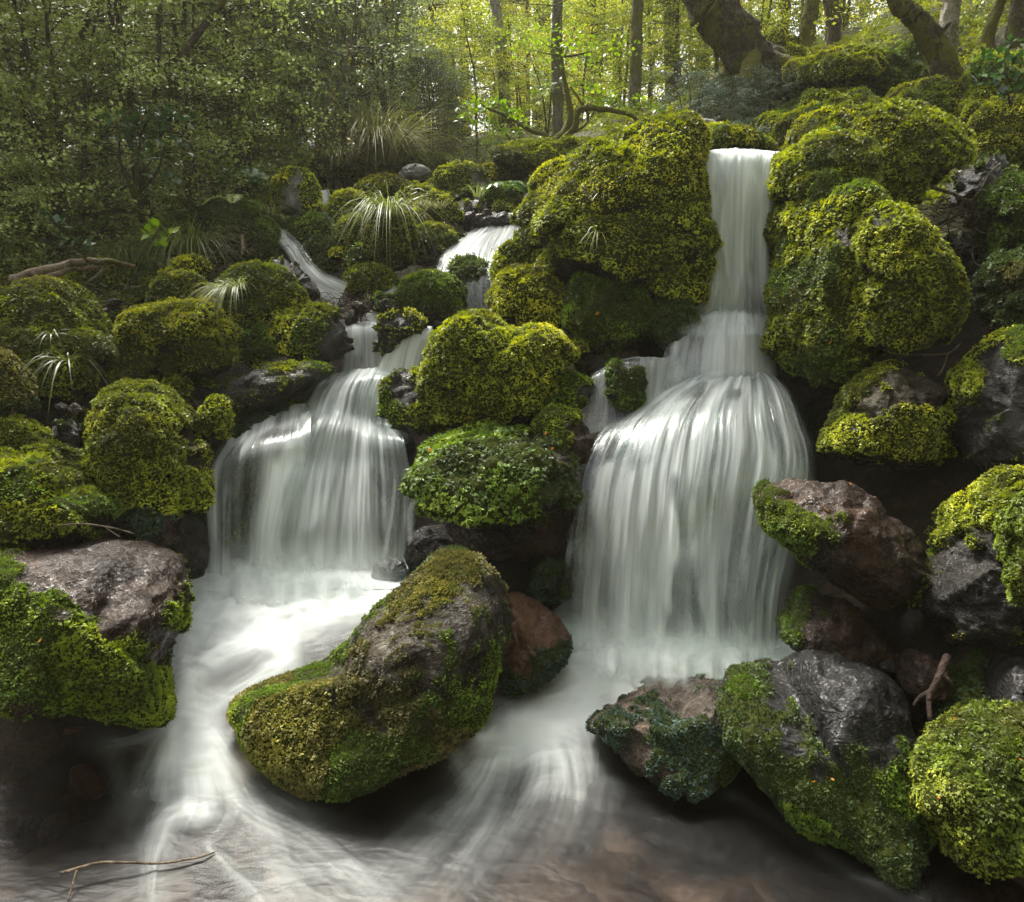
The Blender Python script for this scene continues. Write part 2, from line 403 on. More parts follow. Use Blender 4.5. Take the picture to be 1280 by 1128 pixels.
def fit_outline(V, c, th_px, r_px, rounds=3):
    """widen or narrow a rough boulder until its outline has the width and height measured in the photograph"""
    bins = np.linspace(-np.pi, np.pi, 73)
    for _ in range(rounds):
        px, py = proj(V); cx, cy = proj(c[None])
        a = np.arctan2(py - cy, px - cx); r = np.hypot(px - cx, py - cy)
        k = np.clip(np.digitize(a, bins) - 1, 0, 71)
        S = np.zeros(72); np.maximum.at(S, k, r)
        S = np.where(S < 1, S.max(), S)
        S = sum(np.roll(S, d) * w for d, w in ((-2, .12), (-1, .22), (0, .32), (1, .22), (2, .12)))
        mid = (bins[:-1] + bins[1:]) / 2
        f = np.clip(np.interp(mid, th_px, r_px) / S, .6, 1.6)
        fv = np.interp(a, np.r_[mid[-1] - 2 * np.pi, mid, mid[0] + 2 * np.pi], np.r_[f[-1], f, f[0]])
        V = V.copy(); V[:, 0] = c[0] + (V[:, 0] - c[0]) * fv; V[:, 2] = c[2] + (V[:, 2] - c[2]) * fv
    return V

BOULDERS = {}
_seed = [100]
PAIR = {'olive': ('yellow', 'green'), 'yellow': ('olive', 'bright'), 'green': ('deep', 'bright'), 'bright': ('green', 'olive'), 'deep': ('green', 'dull'), 'dull': ('olive', 'green'), 'teal': ('green', 'deep')}
def boulder(label, out, Y, rock='dark', moss='olive', cover=1.0, tone=.45, depth=None, lean=.25, facet=0.0, rough=.05, lump=.03,
            leaf=None, droop=.25, bare=(), patch=(), under=-.32, dens=1.0, name='boulder', cat='boulder', group=None, wid=.27, per=4,
            mosslabel=None, sub=None, spread=.75, vs=.6, cap=46000, edge=.5, up=.6, relief=1.0, lobe=None, nlobe=9, irr=1.6, bare_k=2.3, mnoise=.5):
    _seed[0] += 1; sd = _seed[0]
    if name == 'boulder' and 'boulder' not in label:
        name = cat = next((w_ for w_ in ('stone', 'rock', 'slab', 'dome', 'block', 'lobe', 'hump', 'mound', 'cushion', 'ledge', 'cap', 'knob') if w_ in label.split()), 'rock')
        name, cat = {'dome': ('moss_dome', 'moss dome'), 'lobe': ('mossy_rock', 'rock'), 'block': ('mossy_rock', 'rock'), 'hump': ('mossy_rock', 'rock'), 'mound': ('mossy_rock', 'rock'), 'cushion': ('moss_cushion', 'moss cushion'), 'cap': ('moss_cushion', 'moss cushion'), 'knob': ('moss_cushion', 'moss cushion')}.get(name, (name, cat))
    if len(out) == 4 and not hasattr(out[0], '__len__'):
        out = box_outline(*out, sd)
    W = np.array([at(px, py, Y) for px, py in out])
    xz = W[:, [0, 2]]
    for _ in range(2):                                                       # round the outline's corners
        nx = np.roll(xz, -1, 0); xz = np.stack([.75 * xz + .25 * nx, .25 * xz + .75 * nx], 1).reshape(-1, 2)
    c2 = (xz.min(0) + xz.max(0)) / 2 * .5 + xz.mean(0) * .5
    d = xz - c2; th = np.arctan2(d[:, 1], d[:, 0]); rr = np.hypot(d[:, 0], d[:, 1])
    o = np.argsort(th); th, rr = th[o], rr[o]
    th = np.r_[th[-1] - 2 * np.pi, th, th[0] + 2 * np.pi]; rr = np.r_[rr[-1], rr, rr[0]]
    ext = xz.max(0) - xz.min(0); size = float(np.sqrt(ext[0] * ext[1]))
    D = (depth if depth else .46 * size)
    lf = leaf * .56 if leaf else min(.018, .0031 * Y)
    subd = sub or (6 if size / Y * FPX > 105 else 5)
    U, T = ico(subd)
    ang = np.arctan2(U[:, 2], U[:, 0]); rho = np.hypot(U[:, 0], U[:, 2])
    R = np.interp(ang, th, rr)
    sc = np.ones(len(U))
    if not facet and cover > .65: facet = .65
    if facet:
        r_ = np.random.default_rng(sd); K = 16
        pn = unit(r_.normal(size=(K, 3))); pd = r_.uniform(.74, .98, K)
        cut = (pd / np.maximum(U @ pn.T, .05)).min(1)
        sc = 1 - facet * (1 - np.minimum(cut, 1.0))
    q = rho ** .82
    c = np.array((c2[0], Y, c2[1]))
    V = np.stack([R * np.cos(ang) * q * sc, D * np.sign(U[:, 1]) * np.abs(U[:, 1]) ** .86 * sc, R * np.sin(ang) * q * sc], 1)
    V[:, 1] += lean * V[:, 2]
    V *= .97
    nr = vnormals(V, T)
    Pw = V + c + sd * 1.37
    V = V + nr * (size * rough * (fbm(Pw * (1.5 / size), 4))[:, None] + size * rough * .35 * fbm(Pw * (6 / size), 3)[:, None])
    if lobe is None: lobe = .07 if cover > .65 else .0
    if lobe:
        r_ = np.random.default_rng(sd + 500); cs = V[r_.choice(len(V), nlobe * 2)] * r_.uniform(.8, 1.05, (nlobe * 2, 1))
        wv = V + size * .06 * np.stack([fbm(Pw * (3 / size), 2), fbm(Pw * (3 / size) + 30, 2), fbm(Pw * (3 / size) + 60, 2)], 1)
        dd = np.sort(np.linalg.norm(wv[:, None] - cs[None], axis=2), 1)
        cr = np.clip((dd[:, 1] - dd[:, 0]) / (size * .22), 0, 1)
        V = V + nr * (size * lobe * (np.sqrt(cr) - .8))[:, None]
    hi = 1 - np.abs(fbm(Pw * 9 + .6 * fbm(Pw * 5, 2)[:, None], 4, .6)) * 1.8
    V = V + nr * (relief * .010 * hi * (1 - .8 * min(1, max(0, cover - .6) * 3)) + relief * .004 * fbm(Pw * 40, 2))[:, None]
    V = V + c
    ppx = np.array(out, float); cpx = np.array(proj(c[None])).ravel()
    for _ in range(2):
        nx_ = np.roll(ppx, -1, 0); ppx = np.stack([.8 * ppx + .2 * nx_, .2 * ppx + .8 * nx_], 1).reshape(-1, 2)
    dp = ppx - cpx; tp = np.arctan2(dp[:, 1], dp[:, 0]); rp = np.hypot(dp[:, 0], dp[:, 1])
    o2 = np.argsort(tp); tp, rp = tp[o2], rp[o2]
    wob_ = sum(np.random.default_rng(sd * 3 + k_).normal(0, .030 / k_ ** .5) * np.cos(k_ * tp + sd * k_) for k_ in (3, 4, 5, 7, 9, 11))
    rp = rp * (1 + irr * wob_)
    V = fit_outline(V, c, np.r_[tp[-1] - 2 * np.pi, tp, tp[0] + 2 * np.pi], np.maximum(3, np.r_[rp[-1], rp, rp[0]] - min(cover, 1) * lf * .8 / Y * FPX))
    N = vnormals(V, T)
    # where the moss grows
    px, py = proj(V)
    f = (min(cover, .93) - .5) * 2.2 + up * N[:, 2] * edge * 2 * .5 + .7 * fbm(V * (3.2 / max(size, .25)) + sd, 5, .6) + mnoise * fbm(V * 20 + sd, 4, .6)
    wx, wy = 26 * fbm(V * 9 + 3, 3), 26 * fbm(V * 9 + 40, 3)
    sc_px = size / Y * FPX / 250
    for bx, by, br in bare:
        f = f - bare_k * np.exp(-(((px - bx + wx * sc_px) ** 2 + (py - by + wy * sc_px) ** 2) / br ** 2) ** 2)
    for bx, by, br in patch:
        f = f + 2.1 * np.exp(-(((px - bx + wx * sc_px) ** 2 + (py - by + wy * sc_px) ** 2) / br ** 2) ** 2)
    m = sstep(-.2, .38, f) * sstep(under - .15, under + .15, N[:, 2])
    if cover <= 0 and not patch: m = m * 0
    # cushions
    cu = 1 - np.abs(fbm(V * (1 / max(.05, size * .16)) + sd * 2, 2)) * 1.4
    c2_ = 1 - np.abs(fbm(V * 16 + sd, 2)) * 1.6
    V = V + N * (m * (lump * (.5 + .7 * cu) + .02 * c2_ * min(1, lump / .02) + lf * .15))[:, None]
    N = vnormals(V, T)
    base = (c[0], c[1], float(V[:, 2].min()))
    ob = mk(name, V, T, ROCK[rock], loc=base, attrs={'moss': m})
    tag(ob, label, cat, group)
    if m.max() > .1:
        r = moss_blades(V, T, N, m, lf, tone, dens, spread, droop, per, wid, cap, vs=vs)
        if r:
            mo = mk('moss', r[0], r[1], MOSS[moss], parent=ob, loc=base, attrs={'v': r[2]}, smooth=False, mat2=MOSS[PAIR[moss][sd % 2]], sel=r[3])
            if mosslabel: mo['label'] = mosslabel
    BOULDERS[label] = (V, T, N, m, ob)
    return ob
# ------------------------------------------------------------------ the boulders, near to far
G_R, G_L, G_C, G_U = 'boulders of the right bank', 'boulders of the left bank', 'boulders between the two falls', 'stones of the upper stream'
B = boulder
# in the pool
B('long tilted boulder, half bare rock and half dull moss, lying between the two falls',
  [(290, 885), (318, 860), (400, 828), (440, 790), (500, 728), (545, 690), (585, 680), (622, 704), (638, 750), (640, 800), (622, 868), (602, 905), (560, 935), (520, 962), (470, 990), (430, 998), (380, 990), (330, 966), (298, 935)],
  2.55, 'lichen', 'dull', .54, mnoise=1.8, bare_k=1.5, tone=.42, depth=.36, lean=.55, facet=.55, rough=.035, lump=.005, leaf=.0150, under=-.75, dens=1.25, cap=60000, up=.25,
  bare=[(495, 795, 28), (585, 800, 30), (425, 852, 16), (620, 765, 28), (540, 850, 16)], patch=[(340, 930, 62), (420, 950, 66), (345, 880, 34), (540, 715, 40), (575, 705, 36), (500, 945, 46), (600, 860, 26), (470, 755, 22), (380, 860, 24), (540, 920, 40)], group=None)
B('brown angular rock wedged against the upper right end of the tilted boulder',
  [(628, 742), (650, 737), (690, 760), (716, 800), (706, 832), (672, 858), (628, 870), (618, 810)], 2.95, 'red', 'teal', .04, .4, depth=.2, facet=.7, lump=.006, leaf=.014, patch=[(700, 825, 24), (645, 858, 24), (680, 850, 18)], under=-.8)
B('pink and teal mottled rock in the outflow of the right fall',
  [(742, 912), (752, 888), (790, 866), (850, 850), (900, 846), (940, 880), (935, 940), (905, 974), (860, 988), (800, 972), (760, 936)], 2.5, 'pink', 'teal', .34, .4, mnoise=1.5, depth=.3, lump=.008, leaf=.012, under=-.8, up=-.2, patch=[(770, 915, 20), (870, 945, 45), (830, 900, 28), (900, 955, 30)], bare=[(800, 935, 24), (850, 870, 26)])
B('big dark boulder with wrinkled bare top and green moss skirt, right of the pool',
  [(895, 892), (908, 850), (950, 822), (1000, 808), (1060, 823), (1120, 853), (1152, 890), (1165, 960), (1170, 1040), (1150, 1082), (1090, 1092), (1040, 1062), (980, 1012), (940, 972), (905, 932)],
  2.3, 'wrink', 'green', .50, .42, mnoise=.9, depth=.36, lean=.5, facet=.3, rough=.03, lump=.008, leaf=.0150, dens=1.3, cap=60000, under=-.8, up=-.1,
  bare=[(1050, 850, 62), (1090, 900, 56), (1000, 850, 40), (1030, 925, 44), (1130, 890, 36), (1090, 860, 50), (985, 880, 20)], patch=[(930, 880, 34), (960, 970, 55), (1060, 1000, 80), (1110, 1020, 60), (975, 925, 24), (1000, 880, 16), (1030, 820, 16), (940, 835, 24)])
B('bright green mossy boulder in the bottom right corner dotted with orange leaves',
  [(1148, 985), (1172, 925), (1225, 893), (1290, 896), (1350, 1000), (1300, 1085), (1230, 1078), (1172, 1045)], 1.98, 'dark', 'bright', .95, .45, leaf=.019, droop=.5, spread=.95, dens=1.3, cap=60000, under=-.7)
B('dark rock behind the bright green boulder, moss along its left side',
  [(1168, 935), (1185, 878), (1230, 830), (1290, 808), (1360, 900), (1310, 975), (1200, 960)], 2.35, 'wrink', 'deep', .4, .45, facet=.5, patch=[(1200, 880, 36), (1230, 850, 26)], bare=[(1260, 850, 40), (1190, 930, 24)], leaf=.014)
B('wet red-brown boulder jutting toward the right fall, moss on its lower left flank',
  [(944, 612), (985, 592), (1050, 598), (1100, 628), (1150, 668), (1170, 698), (1142, 742), (1102, 764), (1060, 752), (1010, 705), (960, 662)], 2.85, 'brown', 'green', .22, .4, mnoise=.9, depth=.34, facet=.75, rough=.03, lump=.01, leaf=.015, under=-.9, up=-.3,
  patch=[(960, 630, 22), (1000, 660, 34), (1030, 665, 24), (985, 645, 24)], bare=[(1090, 640, 50), (1030, 610, 30), (1080, 710, 60)])
B('dark slab leaning under the red-brown boulder beside the right fall',
  [(974, 778), (998, 735), (1050, 742), (1110, 790), (1150, 825), (1105, 870), (1020, 840), (980, 808)], 2.75, 'brown', 'green', .25, .38, facet=.7, lump=.008, leaf=.014, patch=[(995, 765, 30), (985, 790, 22)], bare=[(1080, 810, 50)])
B('small dark stone above the wet wrinkled boulder, no moss', [(1118, 830), (1140, 808), (1180, 828), (1196, 870), (1150, 885), (1120, 858)], 2.45, 'brown', 'green', 0, facet=.7)
B('craggy dark boulder against the right edge with moss on its crest',
  [(1140, 742), (1180, 662), (1230, 608), (1290, 588), (1350, 650), (1330, 800), (1240, 815), (1160, 782)], 2.65, 'dark', 'olive', .36, .4, mnoise=1.1, facet=.85, rough=.06, leaf=.015, patch=[(1230, 635, 26), (1260, 620, 30), (1200, 660, 22), (1165, 720, 22)], bare=[(1230, 720, 70)])
B('narrow bright mossy rock at the right edge under the craggy boulder', [(1270, 640), (1300, 620), (1345, 700), (1320, 765), (1274, 755)], 2.25, 'dark', 'bright', .95, .48, droop=.5, leaf=.014)
B('mossy boulder with a bare scuffed crown below the great right mound',
  [(1023, 562), (1034, 525), (1068, 476), (1108, 455), (1152, 459), (1187, 484), (1192, 530), (1176, 584), (1110, 592), (1060, 580)], 3.35, 'lichen', 'olive', .72, .5, facet=.35, lump=.012, leaf=.018, droop=.4, bare=[(1130, 480, 26), (1090, 505, 20), (1165, 490, 20)], dens=1.1, under=-.35)
B('grey boulder with mossy shoulders cut by the right edge',
  [(1183, 492), (1208, 450), (1260, 414), (1310, 408), (1350, 520), (1310, 598), (1240, 602), (1195, 572)], 3.15, 'grey', 'olive', .5, .48, facet=.4, lump=.015, leaf=.018, bare=[(1262, 490, 36), (1215, 540, 26), (1250, 560, 30), (1245, 450, 14)], patch=[(1215, 475, 26), (1235, 545, 26), (1275, 455, 20)])
# the great right mound
B('moss-covered dome crowning the great right mound, topmost of its heap', [(962, 235), (1000, 158), (1060, 138), (1130, 135), (1182, 154), (1212, 188), (1196, 222), (1150, 245), (1080, 290), (1000, 305)], 4.75, 'dark', 'olive', 1.0, .42, depth=.5, lump=.04, under=-.4)
B('mossy lobe beside the upper right fall under the crowning dome', [(958, 262), (965, 215), (1000, 178), (1060, 168), (1096, 190), (1098, 235), (1060, 270), (1030, 325), (985, 345), (958, 310)], 4.4, 'dark', 'olive', 1.0, .36, depth=.42, lump=.03, under=-.5)
B('small rounded moss hump in the middle of the great right mound', [(1082, 215), (1110, 186), (1145, 190), (1158, 225), (1140, 262), (1095, 262)], 4.35, 'dark', 'olive', 1.0, .42, lump=.02)
B('large moss-covered lower lobe of the right mound, next to the fall', [(960, 405), (982, 315), (1020, 248), (1070, 234), (1112, 262), (1122, 350), (1104, 440), (1050, 474), (990, 480), (960, 445)], 4.0, 'dark', 'olive', 1.0, .45, depth=.42, lump=.028, droop=.35, bare=[(1068, 302, 12)], under=-.6)
B('broad moss-covered block with small bare patches, front of the right mound', [(1040, 330), (1084, 268), (1130, 260), (1180, 308), (1202, 370), (1192, 425), (1130, 445), (1056, 436)], 3.68, 'grey', 'olive', .95, .5, depth=.36, lump=.02, droop=.35, bare=[(1052, 382, 13), (1098, 276, 8), (1112, 295, 7)], under=-.5)
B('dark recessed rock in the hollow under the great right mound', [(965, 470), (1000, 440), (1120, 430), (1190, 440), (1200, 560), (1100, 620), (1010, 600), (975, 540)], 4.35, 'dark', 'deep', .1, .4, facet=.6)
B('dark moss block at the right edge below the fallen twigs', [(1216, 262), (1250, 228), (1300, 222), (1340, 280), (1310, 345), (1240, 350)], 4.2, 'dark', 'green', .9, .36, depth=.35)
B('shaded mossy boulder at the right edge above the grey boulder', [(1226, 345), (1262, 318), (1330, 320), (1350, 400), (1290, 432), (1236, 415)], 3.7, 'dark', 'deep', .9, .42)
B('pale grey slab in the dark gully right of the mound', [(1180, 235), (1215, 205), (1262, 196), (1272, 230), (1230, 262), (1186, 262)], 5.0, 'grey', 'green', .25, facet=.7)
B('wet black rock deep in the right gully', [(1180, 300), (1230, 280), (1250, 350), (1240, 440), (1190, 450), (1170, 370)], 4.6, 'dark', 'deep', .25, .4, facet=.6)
# between the falls
B('huge moss-covered boulder at the top between the two falls',
  [(655, 310), (650, 268), (690, 224), (745, 190), (800, 160), (860, 153), (888, 172), (890, 300), (884, 385), (840, 405), (760, 395), (715, 380), (675, 350)], 4.75, 'dark', 'olive', 1.0, .46, depth=.62, lean=.35, lump=.035, rough=.05, under=-.25, cap=40000, droop=.35)
B('yellow mossy shoulder stone left of the huge top boulder', [(664, 246), (668, 225), (700, 202), (735, 204), (742, 232), (710, 256), (675, 262)], 5.3, 'dark', 'yellow', 1.0, .45)
B('orange-tipped mossy stone on the skyline of the huge top boulder', [(704, 212), (715, 195), (745, 190), (760, 205), (745, 225), (715, 228)], 5.6, 'dark', 'yellow', 1.0, .5)
B('low mossy lip beside the brink of the right fall', [(852, 185), (880, 162), (930, 166), (966, 182), (962, 200), (900, 206), (862, 205)], 5.15, 'dark', 'yellow', 1.0, .42, depth=.25)
B('flat grey stone on top of the huge boulder', [(848, 152), (875, 146), (910, 156), (918, 166), (880, 168), (852, 164)], 5.6, 'pale', 'olive', .1, facet=.5)
B('round mossy lobe under the left corner of the huge top boulder', [(612, 372), (630, 340), (672, 332), (706, 352), (712, 400), (680, 430), (630, 420)], 4.4, 'dark', 'yellow', 1.0, .38, lump=.02)
B('small bright moss cushion above the upper left cascade', [(618, 340), (632, 310), (655, 305), (668, 330), (650, 356), (625, 358)], 4.75, 'dark', 'olive', 1.0, .46)
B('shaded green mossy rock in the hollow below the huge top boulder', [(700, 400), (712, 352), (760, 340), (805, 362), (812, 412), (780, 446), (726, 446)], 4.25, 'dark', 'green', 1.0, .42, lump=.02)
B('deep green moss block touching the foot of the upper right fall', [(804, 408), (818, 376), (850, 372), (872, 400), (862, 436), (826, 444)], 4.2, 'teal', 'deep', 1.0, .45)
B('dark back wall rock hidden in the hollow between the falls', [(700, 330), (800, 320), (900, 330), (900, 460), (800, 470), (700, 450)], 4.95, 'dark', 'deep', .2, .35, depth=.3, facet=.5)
B('large two-humped moss boulder in the middle between the falls',
  [(532, 485), (529, 448), (556, 412), (600, 396), (640, 412), (690, 416), (714, 450), (702, 482), (690, 520), (640, 548), (570, 548), (535, 532)], 3.95, 'dark', 'olive', 1.0, .42, depth=.4, lump=.028, bare=[(600, 424, 9)])
B('mossy rock with a flat bare grey top right of the left fall', [(474, 500), (484, 474), (510, 462), (545, 468), (562, 510), (548, 548), (505, 545), (480, 525)], 3.85, 'grey', 'olive', .8, .42, facet=.4, bare=[(508, 490, 18)], lump=.015)
B('small mossy stone, its right cheek bare, below the two-humped boulder', [(664, 492), (680, 468), (715, 464), (742, 484), (738, 512), (700, 520), (672, 514)], 3.8, 'grey', 'green', .85, .48, bare=[(738, 490, 12)], lump=.012)
B('brown stone with a moss cap left of the right curtain', [(664, 532), (690, 510), (718, 512), (744, 545), (738, 582), (700, 590), (670, 570)], 3.55, 'brown', 'green', .6, .46, facet=.5, bare=[(735, 545, 17), (728, 570, 14)], lump=.012)
B('feathery moss overhang boulder above the dark hollow',
  [(512, 604), (520, 575), (560, 545), (620, 538), (680, 545), (716, 580), (720, 625), (690, 655), (640, 668), (570, 662), (525, 645)], 3.35, 'lichen', 'green', .9, .46, depth=.36, lump=.025, leaf=.040, droop=.7, wid=.16, per=5, spread=.95, bare=[(655, 550, 13), (690, 570, 13)], under=-.35, dens=1.3, cap=34000)
B('wet brown rock face under the feathery moss overhang', [(555, 650), (620, 630), (715, 615), (722, 660), (690, 700), (620, 702), (570, 690)], 3.45, 'brown', 'deep', .1, facet=.7, depth=.25)
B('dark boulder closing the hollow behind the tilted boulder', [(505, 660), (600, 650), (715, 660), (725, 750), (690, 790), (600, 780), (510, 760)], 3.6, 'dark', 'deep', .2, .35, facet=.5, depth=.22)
B('small dark teal-mossed stone in the hollow beside the right curtain', [(668, 735), (680, 712), (705, 712), (716, 735), (700, 756), (675, 752)], 3.2, 'dark', 'teal', .5, .4)
B('mossy stone split by thin water left of the right dome', [(757, 482), (764, 458), (785, 450), (804, 462), (806, 495), (790, 522), (770, 520)], 3.72, 'teal', 'green', .85, .42, bare=[(790, 452, 14)], lump=.01)
B('smooth wet purple rock under the foot of the upper right fall', [(842, 455), (850, 420), (872, 406), (900, 415), (908, 455), (895, 482), (862, 486)], 4.2, 'teal', 'teal', .2, .4, rough=.03, relief=.3)
B('wet grey stone above the split mossy stone', [(716, 462), (738, 440), (770, 442), (780, 465), (755, 486), (725, 482)], 4.1, 'grey', 'green', .3, .45, facet=.6)
B('wet purple-brown stone beside the foot of the upper right fall', [(742, 446), (762, 430), (798, 436), (800, 458), (765, 462)], 4.15, 'brown', 'green', .15, facet=.6)
# left bank
B('big wet brown boulder with a mossy front at the left edge of the pool',
  [(-45, 720), (20, 690), (90, 672), (160, 665), (215, 690), (232, 730), (228, 790), (216, 840), (212, 885), (192, 910), (140, 895), (80, 880), (0, 862), (-50, 820)], 2.6, 'brown', 'bright', .45, .42, mnoise=.9, depth=.42, lean=.5, facet=.3, rough=.03, lump=.014, leaf=.0175, dens=1.2, cap=60000, under=-.75, up=-.25,
  bare=[(110, 710, 60), (170, 740, 56), (60, 705, 40), (190, 790, 26), (200, 700, 30), (140, 770, 30)], patch=[(20, 760, 60), (60, 830, 60), (130, 850, 60), (95, 785, 36), (215, 770, 22), (195, 870, 36), (160, 885, 36), (0, 800, 60)])
B('rounded olive moss boulder beside the wet brown boulder', [(-60, 640), (-20, 580), (40, 563), (100, 572), (140, 605), (150, 645), (120, 680), (60, 700), (-20, 705)], 3.05, 'dark', 'olive', 1.0, .46, depth=.4, lump=.03, leaf=.021)
B('tall moss dome with brown right cheek left of the left fall', [(116, 535), (130, 500), (165, 484), (200, 487), (232, 520), (252, 560), (260, 610), (248, 645), (200, 655), (150, 640), (120, 590)], 3.45, 'brown', 'olive', .95, .52, depth=.34, lump=.03, bare=[(232, 548, 18), (245, 580, 12)], vs=.5)
B('upright small moss stone at the lip of the left fall', [(244, 535), (252, 508), (270, 496), (286, 504), (290, 535), (276, 558), (252, 556)], 3.85, 'dark', 'olive', 1.0, .48, lump=.01)
B('tiny yellow mossy stone above the tall moss dome', [(200, 490), (208, 475), (228, 470), (241, 482), (234, 500), (210, 504)], 4.1, 'brown', 'yellow', .9, .42, lump=.01)
B('wet mossy slab sloping into the left fall', [(236, 505), (290, 476), (340, 455), (395, 452), (410, 470), (370, 500), (320, 515), (270, 520)], 4.25, 'grey', 'olive', .45, .42, facet=.6, lump=.012, bare=[(310, 470, 16), (270, 500, 16)])
B('big smooth green moss boulder at the left edge under the fallen branch', [(-40, 430), (0, 370), (50, 350), (100, 362), (128, 400), (146, 460), (130, 505), (60, 520), (-20, 500)], 3.9, 'grey', 'olive', .97, .40, depth=.45, lump=.02, bare=[(128, 470, 12)], under=-.4)
B('dark green moss rock cut by the left edge', [(-50, 470), (-10, 440), (25, 462), (38, 510), (10, 535), (-40, 530)], 3.3, 'dark', 'deep', 1.0, .45)
B('small pair of moss cushions above the rounded olive boulder', [(-20, 560), (0, 530), (30, 525), (56, 545), (52, 574), (10, 580)], 3.2, 'dark', 'olive', 1.0, .42, lump=.02)
B('black wet stone between the left moss boulders', [(50, 555), (62, 530), (95, 525), (118, 545), (112, 570), (75, 580)], 3.4, 'dark', 'green', .2, facet=.7)
B('brown wet stone at the foot of the tall moss dome', [(150, 660), (180, 625), (215, 640), (225, 680), (190, 700), (155, 690)], 3.2, 'brown', 'teal', .3, .4, facet=.5, patch=[(185, 650, 20)])
B('dark slate stone beside the base of the left fall', [(195, 660), (225, 640), (258, 650), (262, 720), (220, 730), (195, 700)], 3.35, 'dark', 'teal', .05, facet=.8)
B('wide low yellow-green moss boulder left of the upper pool', [(146, 430), (165, 392), (210, 378), (265, 384), (300, 410), (304, 450), (270, 474), (200, 474), (158, 458)], 4.4, 'dark', 'yellow', .98, .38, depth=.4, lump=.02)
B('small moss knob on top of the wide low boulder', [(190, 372), (200, 348), (228, 342), (254, 356), (256, 384), (225, 396), (196, 390)], 4.75, 'dark', 'yellow', 1.0, .4)
B('flat moss cap among twigs behind the moss knob', [(214, 345), (226, 328), (250, 326), (262, 340), (245, 352)], 5.2, 'dark', 'olive', 1.0, .46)
B('domed yellow moss boulder with grass on its left side', [(266, 385), (276, 350), (310, 332), (350, 334), (376, 362), (384, 395), (360, 416), (300, 420), (272, 408)], 4.85, 'dark', 'yellow', 1.0, .42, lump=.02)
B('smooth dark rock beside the left runnel', [(336, 330), (360, 324), (390, 348), (404, 372), (385, 380), (355, 360)], 5.3, 'dark', 'olive', .25, .45, facet=.3, bare=[(380, 358, 20)])
B('grey wet rock with moss cap left of the upper pool', [(340, 420), (355, 396), (395, 385), (430, 398), (440, 430), (425, 455), (375, 456), (348, 445)], 4.65, 'grey', 'olive', .7, .42, facet=.3, bare=[(425, 415, 18), (415, 440, 16)])
B('small mossy stone under the grey wet rock', [(285, 430), (300, 412), (340, 414), (352, 440), (330, 456), (292, 452)], 4.6, 'dark', 'green', .95, .42)
# upper stream
B('yellow moss boulder with white bare patch high on the left', [(340, 258), (346, 222), (364, 210), (386, 216), (402, 250), (404, 272), (370, 276)], 6.9, 'pale', 'yellow', .85, .66, bare=[(365, 250, 12), (372, 228, 8)], lump=.02)
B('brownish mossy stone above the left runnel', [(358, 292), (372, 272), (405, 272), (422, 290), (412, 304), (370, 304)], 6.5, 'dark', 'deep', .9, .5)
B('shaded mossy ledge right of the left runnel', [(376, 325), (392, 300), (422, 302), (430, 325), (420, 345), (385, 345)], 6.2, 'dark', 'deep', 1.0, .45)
B('bright green moss stone left of the hanging grass', [(408, 268), (420, 244), (452, 244), (470, 262), (462, 284), (422, 286)], 6.9, 'dark', 'olive', 1.0, .48)
B('mossy cube-like stone below the bright green stone', [(418, 300), (428, 276), (452, 274), (464, 296), (456, 318), (424, 316)], 6.3, 'dark', 'olive', 1.0, .44)
B('tall mossy rock wearing the hanging grass tussock', [(456, 300), (462, 270), (486, 256), (512, 268), (518, 310), (510, 342), (470, 344)], 5.9, 'dark', 'olive', 1.0, .42)
B('round dark stone below the mossy cube', [(434, 335), (444, 312), (468, 310), (478, 332), (470, 350), (442, 352)], 5.9, 'dark', 'green', .6, .4, bare=[(462, 318, 8)])
B('low mossy stone above the twig dam', [(430, 355), (444, 338), (480, 338), (496, 356), (480, 372), (440, 372)], 5.6, 'dark', 'olive', .9, .38)
B('pale grey skyline stone at the head of the stream', [(496, 218), (508, 205), (530, 205), (540, 216), (530, 226), (502, 227)], 8.2, 'pale', 'yellow', .15, facet=.5)
B('yellow mossy skyline boulder with grey patches', [(538, 240), (548, 214), (575, 207), (600, 212), (612, 232), (600, 250), (555, 252)], 7.7, 'pale', 'yellow', .92, .42, bare=[(596, 228, 8)])
B('mossy skyline stone right of the yellow boulder', [(596, 225), (608, 208), (628, 212), (636, 228), (620, 240)], 8.0, 'pale', 'yellow', .8, .45)
B('low mossy stone under the pale skyline stone', [(440, 246), (462, 222), (500, 224), (520, 240), (500, 256), (455, 258)], 7.6, 'dark', 'yellow', .95, .36)
B('green mossy stone between tussock and skyline', [(498, 252), (512, 236), (540, 238), (548, 256), (530, 266)], 7.2, 'dark', 'olive', .95, .46)
B('round grassy moss mound right of the tussock', [(516, 278), (526, 252), (550, 242), (570, 256), (574, 282), (548, 292)], 6.7, 'dark', 'yellow', 1.0, .4)
B('dark angular stone above the upper cascade', [(572, 272), (580, 252), (596, 248), (612, 262), (604, 280), (580, 284)], 6.9, 'grey', 'olive', .3, .45, facet=.6)
B('fern-topped mossy stone above the upper cascade', [(604, 250), (616, 234), (640, 234), (656, 248), (645, 264), (615, 266)], 7.2, 'dark', 'green', .9, .46)
B('small yellow moss cushion left of the upper cascade', [(518, 296), (530, 284), (556, 284), (566, 298), (552, 310), (526, 310)], 6.3, 'dark', 'yellow', .95, .42)
B('wet dripping stone under the small yellow cushion', [(514, 310), (524, 296), (545, 296), (552, 318), (540, 335), (518, 334)], 6.1, 'grey', 'olive', .35, .4)
B('wet dark lip stone at the brink of the upper cascade', [(590, 280), (610, 266), (650, 266), (662, 280), (640, 290), (600, 292)], 6.55, 'grey', 'green', .1, facet=.3)
